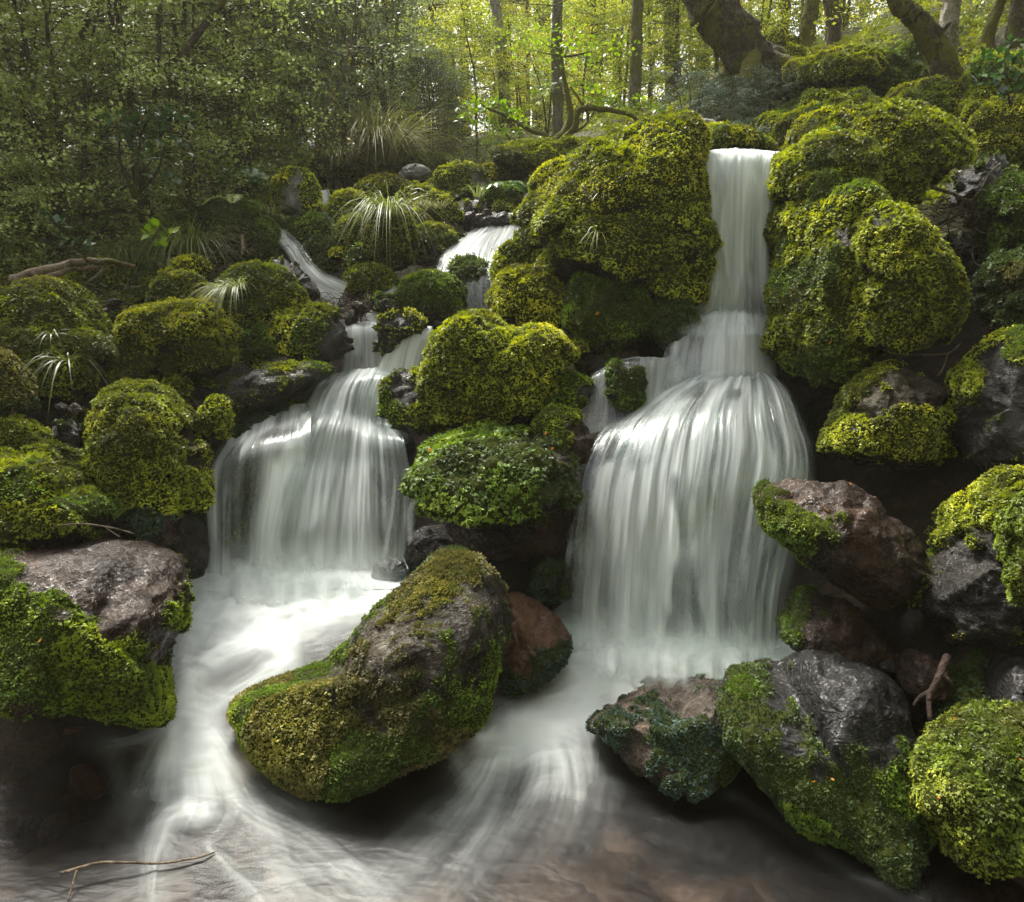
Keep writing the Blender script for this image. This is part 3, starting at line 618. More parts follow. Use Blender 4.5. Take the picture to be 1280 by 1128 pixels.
B('dark mossy hump with water sheeting over it in the upper cascade', [(556, 345), (566, 324), (590, 320), (612, 330), (618, 365), (605, 390), (570, 385)], 5.75, 'teal', 'deep', .8, .45, lump=.01)
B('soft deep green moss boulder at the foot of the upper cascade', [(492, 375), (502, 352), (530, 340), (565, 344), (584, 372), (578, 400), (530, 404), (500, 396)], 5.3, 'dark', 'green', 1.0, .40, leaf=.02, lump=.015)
B('dark stone parting the upper left cascade in two', [(470, 415), (480, 396), (505, 392), (530, 402), (528, 420), (500, 432), (488, 450), (474, 445)], 4.72, 'grey', 'olive', .35, .38, facet=.3, patch=[(518, 398, 10)])
B('slate ledge with moss under the little upper pool', [(455, 392), (462, 378), (490, 374), (505, 384), (490, 396)], 5.1, 'dark', 'green', .4, .42, facet=.5)
# rocks the water runs over
B('smooth dark rock dome beneath the right curtain of water', [(715, 640), (740, 560), (800, 505), (870, 478), (950, 478), (1008, 530), (1020, 600), (985, 760), (960, 840), (730, 840), (705, 740)], 3.80, 'teal', 'teal', .1, .4, depth=.42, lean=.4, rough=.02)
B('dark stepped rock beneath the main left fall', [(300, 600), (350, 530), (400, 478), (480, 478), (520, 550), (528, 640), (520, 740), (300, 740)], 4.45, 'teal', 'teal', .1, .4, depth=.3, lean=.4, facet=.3, rough=.03)
B('green wet shelf beneath the left side fall', [(262, 585), (285, 545), (300, 512), (380, 505), (410, 560), (400, 740), (262, 740)], 4.12, 'teal', 'teal', .45, .42, depth=.24, lean=.35, facet=.3, rough=.03, leaf=.014)
B('dark back rock of the upper right fall', [(865, 205), (900, 192), (960, 196), (985, 230), (980, 420), (870, 430)], 4.95, 'dark', 'deep', .3, .4, depth=.3)
B('low wet hump at the right foot of the left fall', [(462, 720), (470, 700), (490, 694), (510, 705), (516, 735), (470, 740)], 3.55, 'teal', 'teal', 0, rough=.02, relief=.3)
B('rock half drowned in foam behind the tilted boulder', [(385, 795), (395, 772), (430, 768), (450, 785), (435, 810), (395, 812)], 3.17, 'teal', 'teal', 0, rough=.02, relief=.3)
B('submerged brown rock with water pouring over its back, bottom left', [(236, 1078), (246, 1050), (272, 1037), (305, 1042), (328, 1062), (334, 1100), (300, 1128), (250, 1124)], 2.055, 'brown', 'teal', 0, depth=.16, irr=.3, rough=.025, lean=.7, relief=.3)

# small mossy stones wedged between the boulders
for grp, lab, mo, spots in (
        ('small mossy stones of the upper stream', 'small mossy stone wedged among the rocks of the upper stream', 'yellow', [(425, 320, 14, 10, 6.1), (398, 314, 16, 9, 6.2), (470, 262, 18, 12, 6.8), (530, 264, 16, 10, 6.9), (556, 302, 16, 10, 6.2), (574, 300, 12, 9, 6.35), (480, 241, 16, 9, 7.5), (515, 236, 14, 8, 7.6), (562, 250, 14, 9, 7.3), (628, 262, 14, 9, 7.0), (590, 242, 14, 8, 7.4), (642, 224, 16, 9, 8.0), (664, 234, 13, 9, 7.6), (504, 302, 12, 9, 6.0), (447, 302, 12, 9, 6.2)]),
        ('small mossy stones of the left bank', 'small mossy stone filling a gap between the left bank boulders', 'olive', [(150, 482, 18, 11, 4.2), (176, 480, 13, 9, 4.2), (256, 480, 15, 9, 4.3), (142, 520, 14, 10, 3.7), (100, 522, 13, 9, 3.6), (322, 456, 15, 8, 4.5), (132, 562, 15, 10, 3.45), (136, 400, 14, 10, 4.5)]),
        ('small mossy stones of the right bank', 'small mossy stone in the dark gaps of the right bank', 'olive', [(1180, 566, 12, 9, 3.25), (1212, 642, 12, 9, 2.9), (1170, 700, 12, 9, 2.8)]),
        ('small mossy stones between the falls', 'small mossy stone beside the two-humped moss boulder between the falls', 'green', [(650, 545, 18, 10, 3.55), (722, 436, 14, 9, 4.05), (690, 502, 12, 9, 3.8)])):
    for i_, (x, y, w_, h_, Y_) in enumerate(spots):
        boulder(lab, (x - w_, y - h_, x + w_, y + h_), Y_, ('dark', 'grey')[i_ % 2], (mo, 'olive', 'green')[i_ % 3], .8, .45, lump=.008, sub=4, name='mossy_stone', cat='stone', group=grp)
# ------------------------------------------------------------------ falling water: lofted sheets with silky streaks
def fall_material(name, streak=46.0, body=.62, tint=(.77, .81, .80)):
    k = NT(name)
    fl = k.attr('flow', 'Vector'); dens = k.attr('dens')
    def st(sx, sy, off, det):
        mp = k.n('ShaderNodeMapping', {'Vector': fl, 'Location': (off, off * .3, 0), 'Scale': (sx, sy, 1)}).outputs[0]
        return k.noise(mp, 1.0, det, .6)
    a = st(streak, 1.1, 0, 4); b = st(streak * .28, .8, 7.7, 3); c = st(streak * 3.1, 2.0, 3.1, 2)
    s = k.math('ADD', k.math('MULTIPLY', a, .36), k.math('ADD', k.math('MULTIPLY', b, .56), k.math('MULTIPLY', c, .08)))
    s = k.math('MULTIPLY', k.math('SUBTRACT', s, .5), 2.6)
    al = k.math('ADD', k.math('MULTIPLY', dens, body + .12), k.math('MULTIPLY', s, k.math('MULTIPLY', dens, .9)))
    al = k.math('MULTIPLY', al, 1.0, clamp=True)
    al = k.math('MULTIPLY', al, .93)
    nb = k.bump(k.math('ADD', k.math('MULTIPLY', a, .5), b), .5, .03)
    df = k.n('ShaderNodeBsdfDiffuse', {'Color': (*tint, 1), 'Normal': nb}).outputs[0]
    tr = k.n('ShaderNodeBsdfTranslucent', {'Color': (*tint, 1)}).outputs[0]
    w = k.n('ShaderNodeMixShader', {0: .35, 1: df, 2: tr}).outputs[0]
    gl = k.n('ShaderNodeBsdfGlossy', {'Color': (.9, .95, .95, 1), 'Roughness': .22, 'Normal': nb}).outputs[0]
    cl = k.n('ShaderNodeMixShader', {0: .05, 1: k.n('ShaderNodeBsdfTransparent', {'Color': (.93, .97, .95, 1)}).outputs[0], 2: gl}).outputs[0]
    return k.done(k.n('ShaderNodeMixShader', {0: al, 1: cl, 2: w}).outputs[0])

FALL = fall_material('falling_water')
FALL_FINE = fall_material('falling_water_fine', 95.0)

def sheet(name, stations, dens, label=None, nu=70, nv=110, mat=None, wob=.012, cat='waterfall', soft=.10, holes=.55):
    """stations: rows of (px, py, Y) from the brink down, same count in each row"""
    G = np.array([[at(*p) for p in row] for row in stations])
    G = smooth_path(G, nv)                                   # along the flow
    G = smooth_path(np.swapaxes(G, 0, 1), nu)                # across
    G = np.swapaxes(G, 0, 1)
    u = np.linspace(0, 1, nu)[None].repeat(nv, 0); v = np.linspace(0, 1, nv)[:, None].repeat(nu, 1)
    wid = np.linalg.norm(np.diff(G, axis=1), axis=2).sum(1).mean()
    lenv = np.concatenate([np.zeros((1, nu)), np.cumsum(np.linalg.norm(np.diff(G, axis=0), axis=2), 0)])
    sd = rng.uniform(0, 40)
    fl = np.stack([u * wid + sd, lenv, np.zeros_like(u)], -1)
    q = np.stack([u * wid * 14 + sd, lenv * .9, np.full_like(u, sd)], -1).reshape(-1, 3)
    bulge = fbm(q, 3).reshape(nv, nu)
    G[..., 1] -= bulge * wob * np.minimum(1, v * 4)
    G[..., 2] += .010 * fbm(np.stack([u * wid * 16 + sd, lenv * 1.5, u * 0 + sd], -1).reshape(-1, 3), 3).reshape(nv, nu) * np.exp(-(v / .35) ** 2)
    e1 = soft + .7 * soft * fbm(np.stack([lenv * 3 + sd, u * 0, u * 0 + sd], -1).reshape(-1, 3), 2).reshape(nv, nu)
    ed = sstep(0, 1, u / np.maximum(e1, .03)) * sstep(0, 1, (1 - u) / np.maximum(e1, .03))
    lat = fbm(np.stack([u * wid * 11 + sd, lenv * .5, np.full_like(u, sd + 5)], -1).reshape(-1, 3), 3).reshape(nv, nu)
    hole = fbm(np.stack([u * wid * 5 + sd, lenv * 1.7, np.full_like(u, sd + 11)], -1).reshape(-1, 3), 3).reshape(nv, nu)
    d = dens(u, v, bulge + .9 * lat) * ed * (1 - holes * sstep(.12, .5, hole))
    o = mk(name, G.reshape(-1, 3), grid_tris(nv, nu), mat or FALL, attrs={'flow': fl.reshape(-1, 3), 'dens': np.clip(d, 0, 1.4).ravel()})
    tag(o, label, cat, kind='structure')
    return o

def ribbon(name, pts, w, Y0, Y1, d0, label, mat=None, **kw):
    """a narrow run of water: centre line in photo pixels, width in pixels"""
    P = np.array(pts, float); n = len(P)
    t = unit(np.gradient(P, axis=0)); nrm = np.stack([-t[:, 1], t[:, 0]], 1)
    ws = np.interp(np.arange(n), np.linspace(0, n - 1, len(w)), w); Ys = np.linspace(Y0, Y1, n)
    st = [[(P[i, 0] - nrm[i, 0] * ws[i] * k, P[i, 1] - nrm[i, 1] * ws[i] * k, Ys[i]) for k in (.5, .17, -.17, -.5)] for i in range(n)]
    return sheet(name, st, lambda u, v, b: d0 * (1 - .25 * v), label, nu=30, nv=80, mat=mat or FALL_FINE, wob=.012, soft=.3, **kw)

ends = lambda v, a, b: sstep(0, a, v) * sstep(0, b, 1 - v)
# right: the tall upper fall, its foot, the flaring curtain (two layers)
for lay in (0, 1):
    dy = .05 * lay
    sheet('waterfall', [[(872 - lay, 190, 5.0 + dy), (910, 187, 5.0 + dy), (940, 186, 5.0 + dy), (984, 191, 5.0 + dy)],
                        [(868, 194, 4.62 + dy), (908, 190, 4.56 + dy), (938, 190, 4.56 + dy), (982, 195, 4.62 + dy)],
                        [(868, 222, 4.46 + dy), (905, 216, 4.40 + dy), (936, 217, 4.40 + dy), (974, 224, 4.46 + dy)],
                        [(869, 300, 4.38 + dy), (904, 302, 4.33 + dy), (932, 302, 4.33 + dy), (966, 300, 4.38 + dy)],
                        [(869, 360, 4.33 + dy), (904, 362, 4.27 + dy), (932, 362, 4.27 + dy), (966, 360, 4.33 + dy)],
                        [(856, 425, 4.25 + dy), (898, 436, 4.17 + dy), (934, 436, 4.17 + dy), (972, 425, 4.23 + dy)]],
          lambda u, v, b: (1.0 - .2 * lay + .25 * b) * (1 - .30 * np.exp(-((u - .5) / .12) ** 2) * v) * sstep(0, .10, v) * sstep(0, .22, 1 - v),
          'tall narrow silky upper fall dropping between two mossy boulders' if lay == 0 else 'thin back veil of the tall narrow upper fall')
sheet('waterfall', [[(862, 392, 4.36), (900, 384, 4.26), (930, 384, 4.26), (968, 390, 4.32)],
                    [(840, 414, 4.14), (893, 402, 4.06), (930, 402, 4.06), (970, 412, 4.2)],
                    [(828, 446, 3.98), (888, 432, 3.88), (930, 432, 3.90), (972, 444, 4.08)],
                    [(818, 492, 3.84), (884, 482, 3.72), (930, 482, 3.76), (976, 486, 3.96)]],
      lambda u, v, b: (1.05 + .2 * b) * (1 - .66 * np.exp(-((u - .22) / .12) ** 2) * sstep(.1, .4, v)) * sstep(0, .25, v) * sstep(0, .15, 1 - v), 'bright white splash shoulder under the tall upper fall', nv=70)
for lay in (0, 1):
    dy = .07 * lay
    sheet('waterfall', [[(842, 482, 4.0 + dy), (885, 466, 3.95 + dy), (925, 462, 3.95 + dy), (950, 463, 3.97 + dy), (974, 470, 4.0 + dy)],
                        [(792, 506, 3.76 + dy), (860, 484, 3.68 + dy), (918, 478, 3.68 + dy), (960, 482, 3.7 + dy), (994, 494, 3.8 + dy)],
                        [(752, 537, 3.56 + dy), (830, 520, 3.42 + dy), (905, 514, 3.40 + dy), (970, 520, 3.44 + dy), (1012, 535, 3.58 + dy)],
                        [(726, 580, 3.40 + dy), (812, 570, 3.24 + dy), (900, 566, 3.20 + dy), (980, 572, 3.24 + dy), (1024, 582, 3.42 + dy)],
                        [(713, 650, 3.24 + dy), (802, 645, 3.08 + dy), (890, 645, 3.05 + dy), (968, 645, 3.10 + dy), (1016, 650, 3.28 + dy)],
                        [(704, 735, 3.12 + dy), (796, 740, 2.98 + dy), (885, 742, 2.95 + dy), (950, 740, 3.0 + dy), (992, 735, 3.16 + dy)],
                        [(698, 812, 3.03 + dy), (795, 832, 2.9 + dy), (885, 842, 2.87 + dy), (945, 836, 2.92 + dy), (985, 820, 3.05 + dy)]],
          (lambda u, v, b: (.66 + .34 * b) * (1 - .30 * np.exp(-((v - .36) / .14) ** 2)) * (1 - .38 * sstep(.72, 1, u)) + .35 * sstep(.86, 1, v) + .22 * np.exp(-(v / .16) ** 2)) if lay == 0 else
          (lambda u, v, b: (.26 + .4 * b) * (1 - .3 * sstep(.7, 1, u))),
          'broad bell-shaped curtain of silky water flaring over the right rock dome' if lay == 0 else 'sparser back veil of the bell-shaped curtain', nu=170, nv=160, wob=.034, soft=.13, holes=.8)
sheet('waterfall', [[(756, 462, 4.05), (785, 450, 4.05), (820, 446, 4.05), (858, 448, 4.08)],
                    [(738, 470, 3.9), (776, 452, 3.85), (816, 450, 3.85), (856, 456, 3.95)],
                    [(732, 500, 3.78), (772, 482, 3.76), (812, 485, 3.74), (852, 490, 3.82)],
                    [(728, 545, 3.62), (768, 535, 3.62), (808, 522, 3.62), (846, 510, 3.7)]],
      lambda u, v, b: (.58 + .3 * b) * (1 - .85 * np.exp(-((u - .42) / .16) ** 2) * sstep(.15, .35, v)), 'small side spill wrapping the split mossy stone', nv=80)
# left: the main fall and its side shelf
for lay in (0, 1):
    dy = .06 * lay
    sheet('waterfall', [[(398, 474, 4.62 + dy), (440, 463, 4.62 + dy), (480, 460, 4.62 + dy), (520, 462, 4.62 + dy)],
                        [(386, 490, 4.40 + dy), (432, 474, 4.42 + dy), (474, 472, 4.44 + dy), (506, 480, 4.46 + dy)],
                        [(374, 512, 4.30 + dy), (424, 490, 4.30 + dy), (466, 494, 4.36 + dy), (500, 504, 4.38 + dy)],
                        [(366, 528, 4.12 + dy), (418, 512, 4.16 + dy), (462, 524, 4.30 + dy), (498, 532, 4.32 + dy)],
                        [(356, 548, 3.98 + dy), (410, 536, 4.00 + dy), (462, 545, 4.08 + dy), (506, 552, 4.12 + dy)],
                        [(344, 580, 3.92 + dy), (402, 572, 3.93 + dy), (462, 578, 3.96 + dy), (514, 586, 4.02 + dy)],
                        [(328, 612, 3.80 + dy), (395, 606, 3.82 + dy), (462, 614, 3.84 + dy), (520, 622, 3.92 + dy)],
                        [(308, 672, 3.68 + dy), (386, 670, 3.66 + dy), (462, 674, 3.68 + dy), (520, 680, 3.78 + dy)],
                        [(296, 745, 3.58 + dy), (380, 752, 3.55 + dy), (462, 754, 3.57 + dy), (515, 748, 3.68 + dy)]],
          (lambda u, v, b: (.80 + .34 * b) * (1 - .5 * np.exp(-((u - .74) / .2) ** 2 - ((v - .33) / .10) ** 2)) * (1 - .45 * np.exp(-((u - .22) / .10) ** 2 - ((v - .62) / .16) ** 2)) * (1 - .55 * sstep(.8, .98, u) * sstep(.4, .6, v)) + .3 * sstep(.84, 1, v)) if lay == 0 else
          (lambda u, v, b: (.34 + .4 * b) * (1 - .6 * sstep(.78, .95, u) * sstep(.4, .6, v))),
          'main silky left fall fanning down from the upper pool' if lay == 0 else 'back veil of the main left fall', nu=150, nv=150, wob=.03)
sheet('waterfall', [[(292, 530, 4.2), (314, 519, 4.2), (346, 511, 4.2), (390, 500, 4.16)],
                    [(280, 556, 3.98), (304, 547, 3.94), (342, 536, 3.92), (388, 528, 3.90)],
                    [(260, 586, 3.78), (290, 572, 3.74), (335, 560, 3.73), (388, 556, 3.76)],
                    [(256, 616, 3.70), (286, 612, 3.66), (330, 606, 3.66), (380, 602, 3.69)],
                    [(257, 665, 3.62), (284, 668, 3.58), (320, 668, 3.58), (365, 665, 3.6)],
                    [(256, 740, 3.55), (284, 745, 3.51), (315, 744, 3.52), (360, 740, 3.55)]],
      lambda u, v, b: (.85 + .3 * b) * (1 - .86 * np.exp(-((u - .52) / .17) ** 2) * sstep(.22, .5, v)) * (1 - .75 * np.exp(-((v - .27) / .07) ** 2) * sstep(.35, .65, u)) + .3 * sstep(.86, 1, v),
      'side fall on the left, spilling over a shelf into a white column', nu=90, nv=130, wob=.014)
sheet('waterfall', [[(430, 404, 4.98), (446, 402, 4.98), (462, 402, 4.98), (482, 404, 4.98)], [(428, 414, 4.86), (446, 411, 4.84), (462, 411, 4.84), (480, 416, 4.86)],
                    [(428, 440, 4.79), (446, 440, 4.76), (464, 440, 4.76), (484, 446, 4.78)], [(424, 470, 4.72), (444, 472, 4.68), (466, 472, 4.68), (492, 472, 4.7)]],
      lambda u, v, b: 1.1 + .3 * b, 'short left strand of the parted upper left cascade', nu=40, nv=60, mat=FALL_FINE)
sheet('waterfall', [[(500, 416, 4.8), (515, 410, 4.8), (528, 408, 4.8), (542, 410, 4.8)], [(492, 424, 4.66), (510, 418, 4.64), (525, 416, 4.64), (540, 420, 4.66)],
                    [(478, 445, 4.60), (500, 440, 4.58), (518, 440, 4.58), (534, 446, 4.62)], [(464, 474, 4.55), (492, 476, 4.52), (512, 476, 4.52), (530, 474, 4.56)]],
      lambda u, v, b: 1.15 + .3 * b, 'short right strand of the parted upper left cascade', nu=40, nv=60, mat=FALL_FINE)
ribbon('waterfall', [(500, 368), (484, 376), (476, 388), (468, 404)], [34, 24, 22, 30], 5.25, 4.95, .9, 'small white spill feeding the upper left cascade')
ribbon('waterfall', [(470, 404), (500, 412), (530, 408)], [10, 12, 12], 4.93, 4.93, .5, 'thin water film behind the parting stone')
# upper cascade and threads
sheet('waterfall', [[(598, 274, 6.7), (620, 267, 6.7), (640, 266, 6.7), (660, 268, 6.7)], [(586, 290, 6.42), (612, 284, 6.4), (634, 283, 6.4), (656, 284, 6.42)],
                    [(562, 308, 6.15), (594, 301, 6.08), (624, 302, 6.08), (650, 302, 6.15)], [(548, 326, 5.95), (584, 320, 5.84), (616, 324, 5.82), (640, 324, 5.9)],
                    [(542, 346, 5.75), (582, 350, 5.58), (612, 352, 5.58), (632, 346, 5.7)], [(546, 360, 5.68), (584, 390, 5.45), (610, 392, 5.45), (622, 386, 5.6)]],
      lambda u, v, b: (.85 + .35 * b) * (1 - .6 * sstep(.58, .75, v)) * (1 - .5 * np.exp(-((v - .15) / .1) ** 2)), 'upper cascade arching over stones at the head of the stream', nu=80, nv=90, mat=FALL_FINE)
ribbon('waterfall', [(332, 292), (350, 296), (366, 310), (380, 334), (398, 354), (428, 368)], [16, 22, 24, 28, 36, 40], 6.5, 5.42, 1.25, 'white runnel sliding down beside the yellow domed boulder')
ribbon('waterfall', [(404, 238), (408, 256), (410, 278)], [12, 16, 14], 7.05, 6.7, .75, 'short white spout behind the high yellow boulder')
ribbon('waterfall', [(517, 298), (516, 320), (516, 345)], [4, 6, 8], 6.02, 5.9, .6, 'thread of water dripping from the wet stone')
ribbon('waterfall', [(528, 620), (512, 640), (516, 700), (518, 735)], [5, 8, 11, 14], 3.62, 3.55, .34, 'thin strand right of the main left fall')
ribbon('waterfall', [(494, 600), (490, 640), (482, 690), (476, 735)], [5, 7, 9, 12], 3.66, 3.55, .28, 'slanting thread right of the main left fall')

def mist_material():
    k = NT('falling_spray')
    pos = k.n('ShaderNodeNewGeometry').outputs['Position']
    n1 = k.noise(pos, 7, 3, .5, .6)
    al = k.math('MULTIPLY', k.attr('dens'), k.ramp(n1, [(.3, .35), (.7, 1.0)]), clamp=True)
    df = k.n('ShaderNodeBsdfDiffuse', {'Color': (.70, .74, .73, 1)}).outputs[0]
    tr = k.n('ShaderNodeBsdfTranslucent', {'Color': (.70, .74, .73, 1)}).outputs[0]
    return k.done(k.n('ShaderNodeMixShader', {0: al, 1: k.n('ShaderNodeBsdfTransparent').outputs[0], 2: k.n('ShaderNodeMixShader', {0: .5, 1: df, 2: tr}).outputs[0]}).outputs[0])
SPRAY = mist_material()
def spray(pts, h, label, d0):
    for lay, (off, hk) in enumerate(((0, 1.0), (.06, 1.35), (-.07, .65))):
        st = [[(x + (lay - 1) * 9, y - h * hk * f, Y + off - (1 - f) * .10) for x, y, Y in pts] for f in (1, .72, .4, .05, -.35)]
        sheet('spray', st, lambda u, v, b: d0 * sstep(0, .6, v) * sstep(0, .3, 1 - v) * (1 + .4 * b) * sstep(0, .25, u) * sstep(0, .25, 1 - u), label, nu=60, nv=30, mat=SPRAY, wob=.05, soft=.34, holes=.3, cat='spray')
spray([(235, 738, 3.46), (330, 748, 3.42), (430, 752, 3.42), (530, 742, 3.5)], 62, 'soft white spray at the foot of the main left fall', .8)
spray([(690, 815, 2.98), (780, 840, 2.84), (880, 850, 2.80), (1000, 828, 2.96)], 66, 'soft white spray at the foot of the bell-shaped curtain', .85)
spray([(836, 420, 4.10), (880, 418, 4.06), (930, 416, 4.06), (972, 414, 4.12)], 22, 'spray where the tall upper fall lands', .28)

# ------------------------------------------------------------------ pool and running foam: one water surface
_wc = [(260, 735, .27), (380, 735, .27), (500, 738, .27), (440, 772, .24), (540, 740, .25), (330, 800, .17), (235, 800, .17), (225, 760, .24), (400, 800, .2), (230, 860, .08), (280, 880, .06), (235, 910, .03), (250, 965, 0), (350, 1000, 0), (150, 960, 0),
       (700, 770, .17), (780, 815, .17), (850, 832, .15), (960, 822, .15), (1000, 800, .15), (760, 870, .09), (690, 890, .05), (640, 930, .02), (720, 930, .02), (590, 985, 0), (850, 850, .12), (900, 850, .11), (700, 990, 0),
       (60, 920, .0), (-200, 930, 0), (50, 1110, 0), (400, 1110, 0), (700, 1110, 0), (850, 1010, 0), (900, 1060, 0), (1200, 1100, 0), (1000, 1020, 0), (500, 1020, 0), (1500, 1100, 0), (-300, 1110, 0)]
_wz = tps_fit(np.array([ground_at(*c) for c in _wc]), .01)
_rows = np.concatenate([np.linspace(1500, 1150, 30)[:-1], np.linspace(1150, 660, 330)])
_yw = np.array([ground_at(640, r, 0)[1] if r > 800 else 0 for r in _rows])
_yw = np.concatenate([np.array([ground_at(640, r, 0)[1] for r in np.concatenate([np.linspace(1500, 1150, 30)[:-1], np.linspace(1150, 740, 300)])]), np.linspace(3.37, 3.95, 40)])
_uw = np.concatenate([np.linspace(-1.5, -.8, 40)[:-1], np.linspace(-.8, .8, 620), np.linspace(.8, 1.5, 40)[1:]])
WX = _uw[None] * (_yw * .98)[:, None]; WY = np.repeat(_yw[:, None], len(_uw), 1)
WZ = np.clip(_wz(WX, WY), -.002, .30)
hump = .035 * np.exp(-(((WX - ground_at(250, 1035, 0)[0]) / .13) ** 2 + ((WY - ground_at(250, 1035, 0)[1] - .03) / .09) ** 2))
hump += .05 * np.exp(-(((WX - ground_at(330, 830, .12)[0]) / .16) ** 2 + ((WY - ground_at(330, 830, .12)[1]) / .10) ** 2))
hump += .04 * np.exp(-(((WX - ground_at(235, 850, .1)[0]) / .10) ** 2 + ((WY - ground_at(235, 850, .1)[1]) / .12) ** 2))
WZ = WZ + hump
WP = np.stack([WX, WY, WZ], -1).reshape(-1, 3)
wpx, wpy = proj(WP)
FO = np.zeros(len(WP))

def stroke(pts, w, inten, fine=1.0, soft=1.0):
    """run of foam along a line on the water; streak noise follows the line"""
    global FO
    S = smooth_path(np.array(pts, float), 46); n = len(S)
    ws = np.interp(np.linspace(0, 1, n), np.linspace(0, 1, len(w)), w); it = np.interp(np.linspace(0, 1, n), np.linspace(0, 1, len(inten)), inten)
    lo = S.min(0) - max(w); hi = S.max(0) + max(w)
    sel = np.nonzero((wpx > lo[0]) & (wpx < hi[0]) & (wpy > lo[1]) & (wpy < hi[1]))[0]
    if not len(sel): return
    X = np.stack([wpx[sel], wpy[sel]], 1)
    best = np.full(len(sel), 1e9); sd = np.zeros(len(sel)); ss = np.zeros(len(sel)); wi = np.ones(len(sel)); ii = np.zeros(len(sel)); acc = 0.0
    for i in range(n - 1):
        a, b = S[i], S[i + 1]; ab = b - a; L = np.hypot(*ab) + 1e-6
        t = ((X - a) @ ab) / L ** 2
        tc = np.clip(t, 0, 1); q = X - (a + tc[:, None] * ab)
        d = np.hypot(q[:, 0], q[:, 1]); k = d < best
        best[k] = d[k]
        sg = (ab[0] * (X[:, 1] - a[1]) - ab[1] * (X[:, 0] - a[0])) / L
        wl = ws[i] + (ws[i + 1] - ws[i]) * tc
        sd[k] = (sg / wl)[k]; ss[k] = acc + (tc * L)[k]; wi[k] = wl[k]; ii[k] = (it[i] + (it[i + 1] - it[i]) * tc)[k]; acc += L
    r = best / (wi * .5)
    fall = np.exp(-(r ** 2) * 2.1 / soft)
    z0 = rng.uniform(0, 50)
    nz = fbm(np.stack([sd * wi.mean() / 7 * fine + z0, ss / 90, np.full(len(sel), z0)], 1), 3)
    nz2 = fbm(np.stack([sd * wi.mean() / 26 * fine + z0, ss / 120, np.full(len(sel), z0 + 9)], 1), 2)
    st = np.clip(1 + (.38 * nz + .75 * nz2) * (1.3 - .85 * np.clip(ii, 0, 1)), 0, 2)
    FO[sel] = 1 - (1 - FO[sel]) * (1 - np.clip(ii * .82 * np.where(X[:, 1] > 940, 1 - .42 * sstep(960, 1060, X[:, 1]), 1) * fall * st, 0, .93))

# left basin and chute
stroke([(250, 738), (330, 735), (420, 738), (500, 735), (540, 735)], [70, 80, 80, 70], [1, 1.1, 1.1, .8])
stroke([(400, 745), (340, 785), (290, 810), (240, 840), (228, 880)], [110, 100, 80, 70, 60], [1.1, 1.1, 1.05, 1, .9])
stroke([(300, 740), (255, 780), (232, 830), (235, 890), (240, 950)], [110, 90, 70, 80, 110], [1.1, 1.1, 1.1, 1.0, .75])
stroke([(345, 800), (350, 830), (320, 850), (270, 880)], [80, 80, 50, 50], [1, 1.05, .8, .8])
stroke([(240, 900), (242, 950), (250, 1010), (262, 1030)], [70, 110, 130, 90], [0.95, 0.60, 0.28, 0.17])
stroke([(225, 920), (190, 980), (165, 1030), (165, 1090)], [60, 70, 80, 90], [0.60, 0.28, 0.20, 0.11])
stroke([(260, 920), (300, 980), (330, 1040), (360, 1128)], [60, 70, 80, 120], [0.70, 0.30, 0.21, 0.14])
stroke([(250, 1015), (215, 1030), (198, 1070), (200, 1128)], [50, 50, 46, 60], [0.41, 0.39, 0.28, 0.17])
stroke([(330, 1020), (400, 1050), (450, 1090), (500, 1128)], [50, 70, 90, 120], [0.22, 0.21, 0.17, 0.13])
stroke([(300, 960), (380, 1010), (440, 1040)], [30, 40, 60], [0.26, 0.14, 0.07])
stroke([(330, 1075), (380, 1110), (440, 1140)], [60, 80, 90], [0.19, 0.28, 0.22])
stroke([(215, 905), (170, 925), (110, 935)], [30, 30, 40], [0.45, 0.22, 0.04], 1.4)
stroke([(140, 940), (145, 1000), (120, 1060)], [60, 70, 80], [0.12, 0.09, 0.06])
stroke([(40, 1000), (60, 1050), (30, 1110)], [80, 90, 90], [0.03, 0.04, 0.02])
# right basin and chute
stroke([(705, 790), (780, 825), (860, 838), (940, 832), (1000, 815)], [60, 76, 84, 80, 50], [1.0, 1.1, 1.1, 1.1, .7])
stroke([(900, 838), (830, 850), (760, 865), (700, 890), (640, 925), (600, 945)], [80, 90, 90, 80, 66, 50], [1.05, 1.05, 1.05, 1.0, .95, .7])
stroke([(720, 800), (735, 840), (720, 880), (670, 915)], [46, 60, 70, 60], [1, 1, 1, .9])
stroke([(560, 930), (578, 960), (600, 985), (585, 1020), (540, 1080)], [26, 40, 56, 90, 130], [0.56, 0.64, 0.36, 0.17, 0.07])
stroke([(660, 915), (665, 960), (640, 1010), (590, 1070)], [90, 120, 150, 190], [0.85, 0.46, 0.17, 0.07])
stroke([(720, 895), (735, 940), (730, 985), (700, 1040)], [80, 100, 120, 160], [0.80, 0.38, 0.12, 0.03])
stroke([(600, 925), (640, 940), (690, 930)], [30, 46, 50], [0.90, 0.75, 0.60])
stroke([(560, 1010), (500, 1060), (450, 1120)], [60, 100, 130], [0.15, 0.13, 0.10])
stroke([(600, 1040), (560, 1090), (520, 1140)], [60, 90, 120], [0.12, 0.11, 0.08])
stroke([(900, 860), (880, 850), (930, 880)], [40, 40, 20], [.8, .6, .2])
stroke([(760, 975), (840, 995), (920, 990)], [22, 24, 26], [0.09, 0.11, 0.09], 1.4)
stroke([(905, 985), (980, 1030), (1060, 1085), (1150, 1120)], [26, 30, 34, 40], [0.19, 0.14, 0.12, 0.08], 1.4)
stroke([(760, 1040), (860, 1070), (960, 1110)], [90, 110, 120], [0.03, 0.04, 0.03])
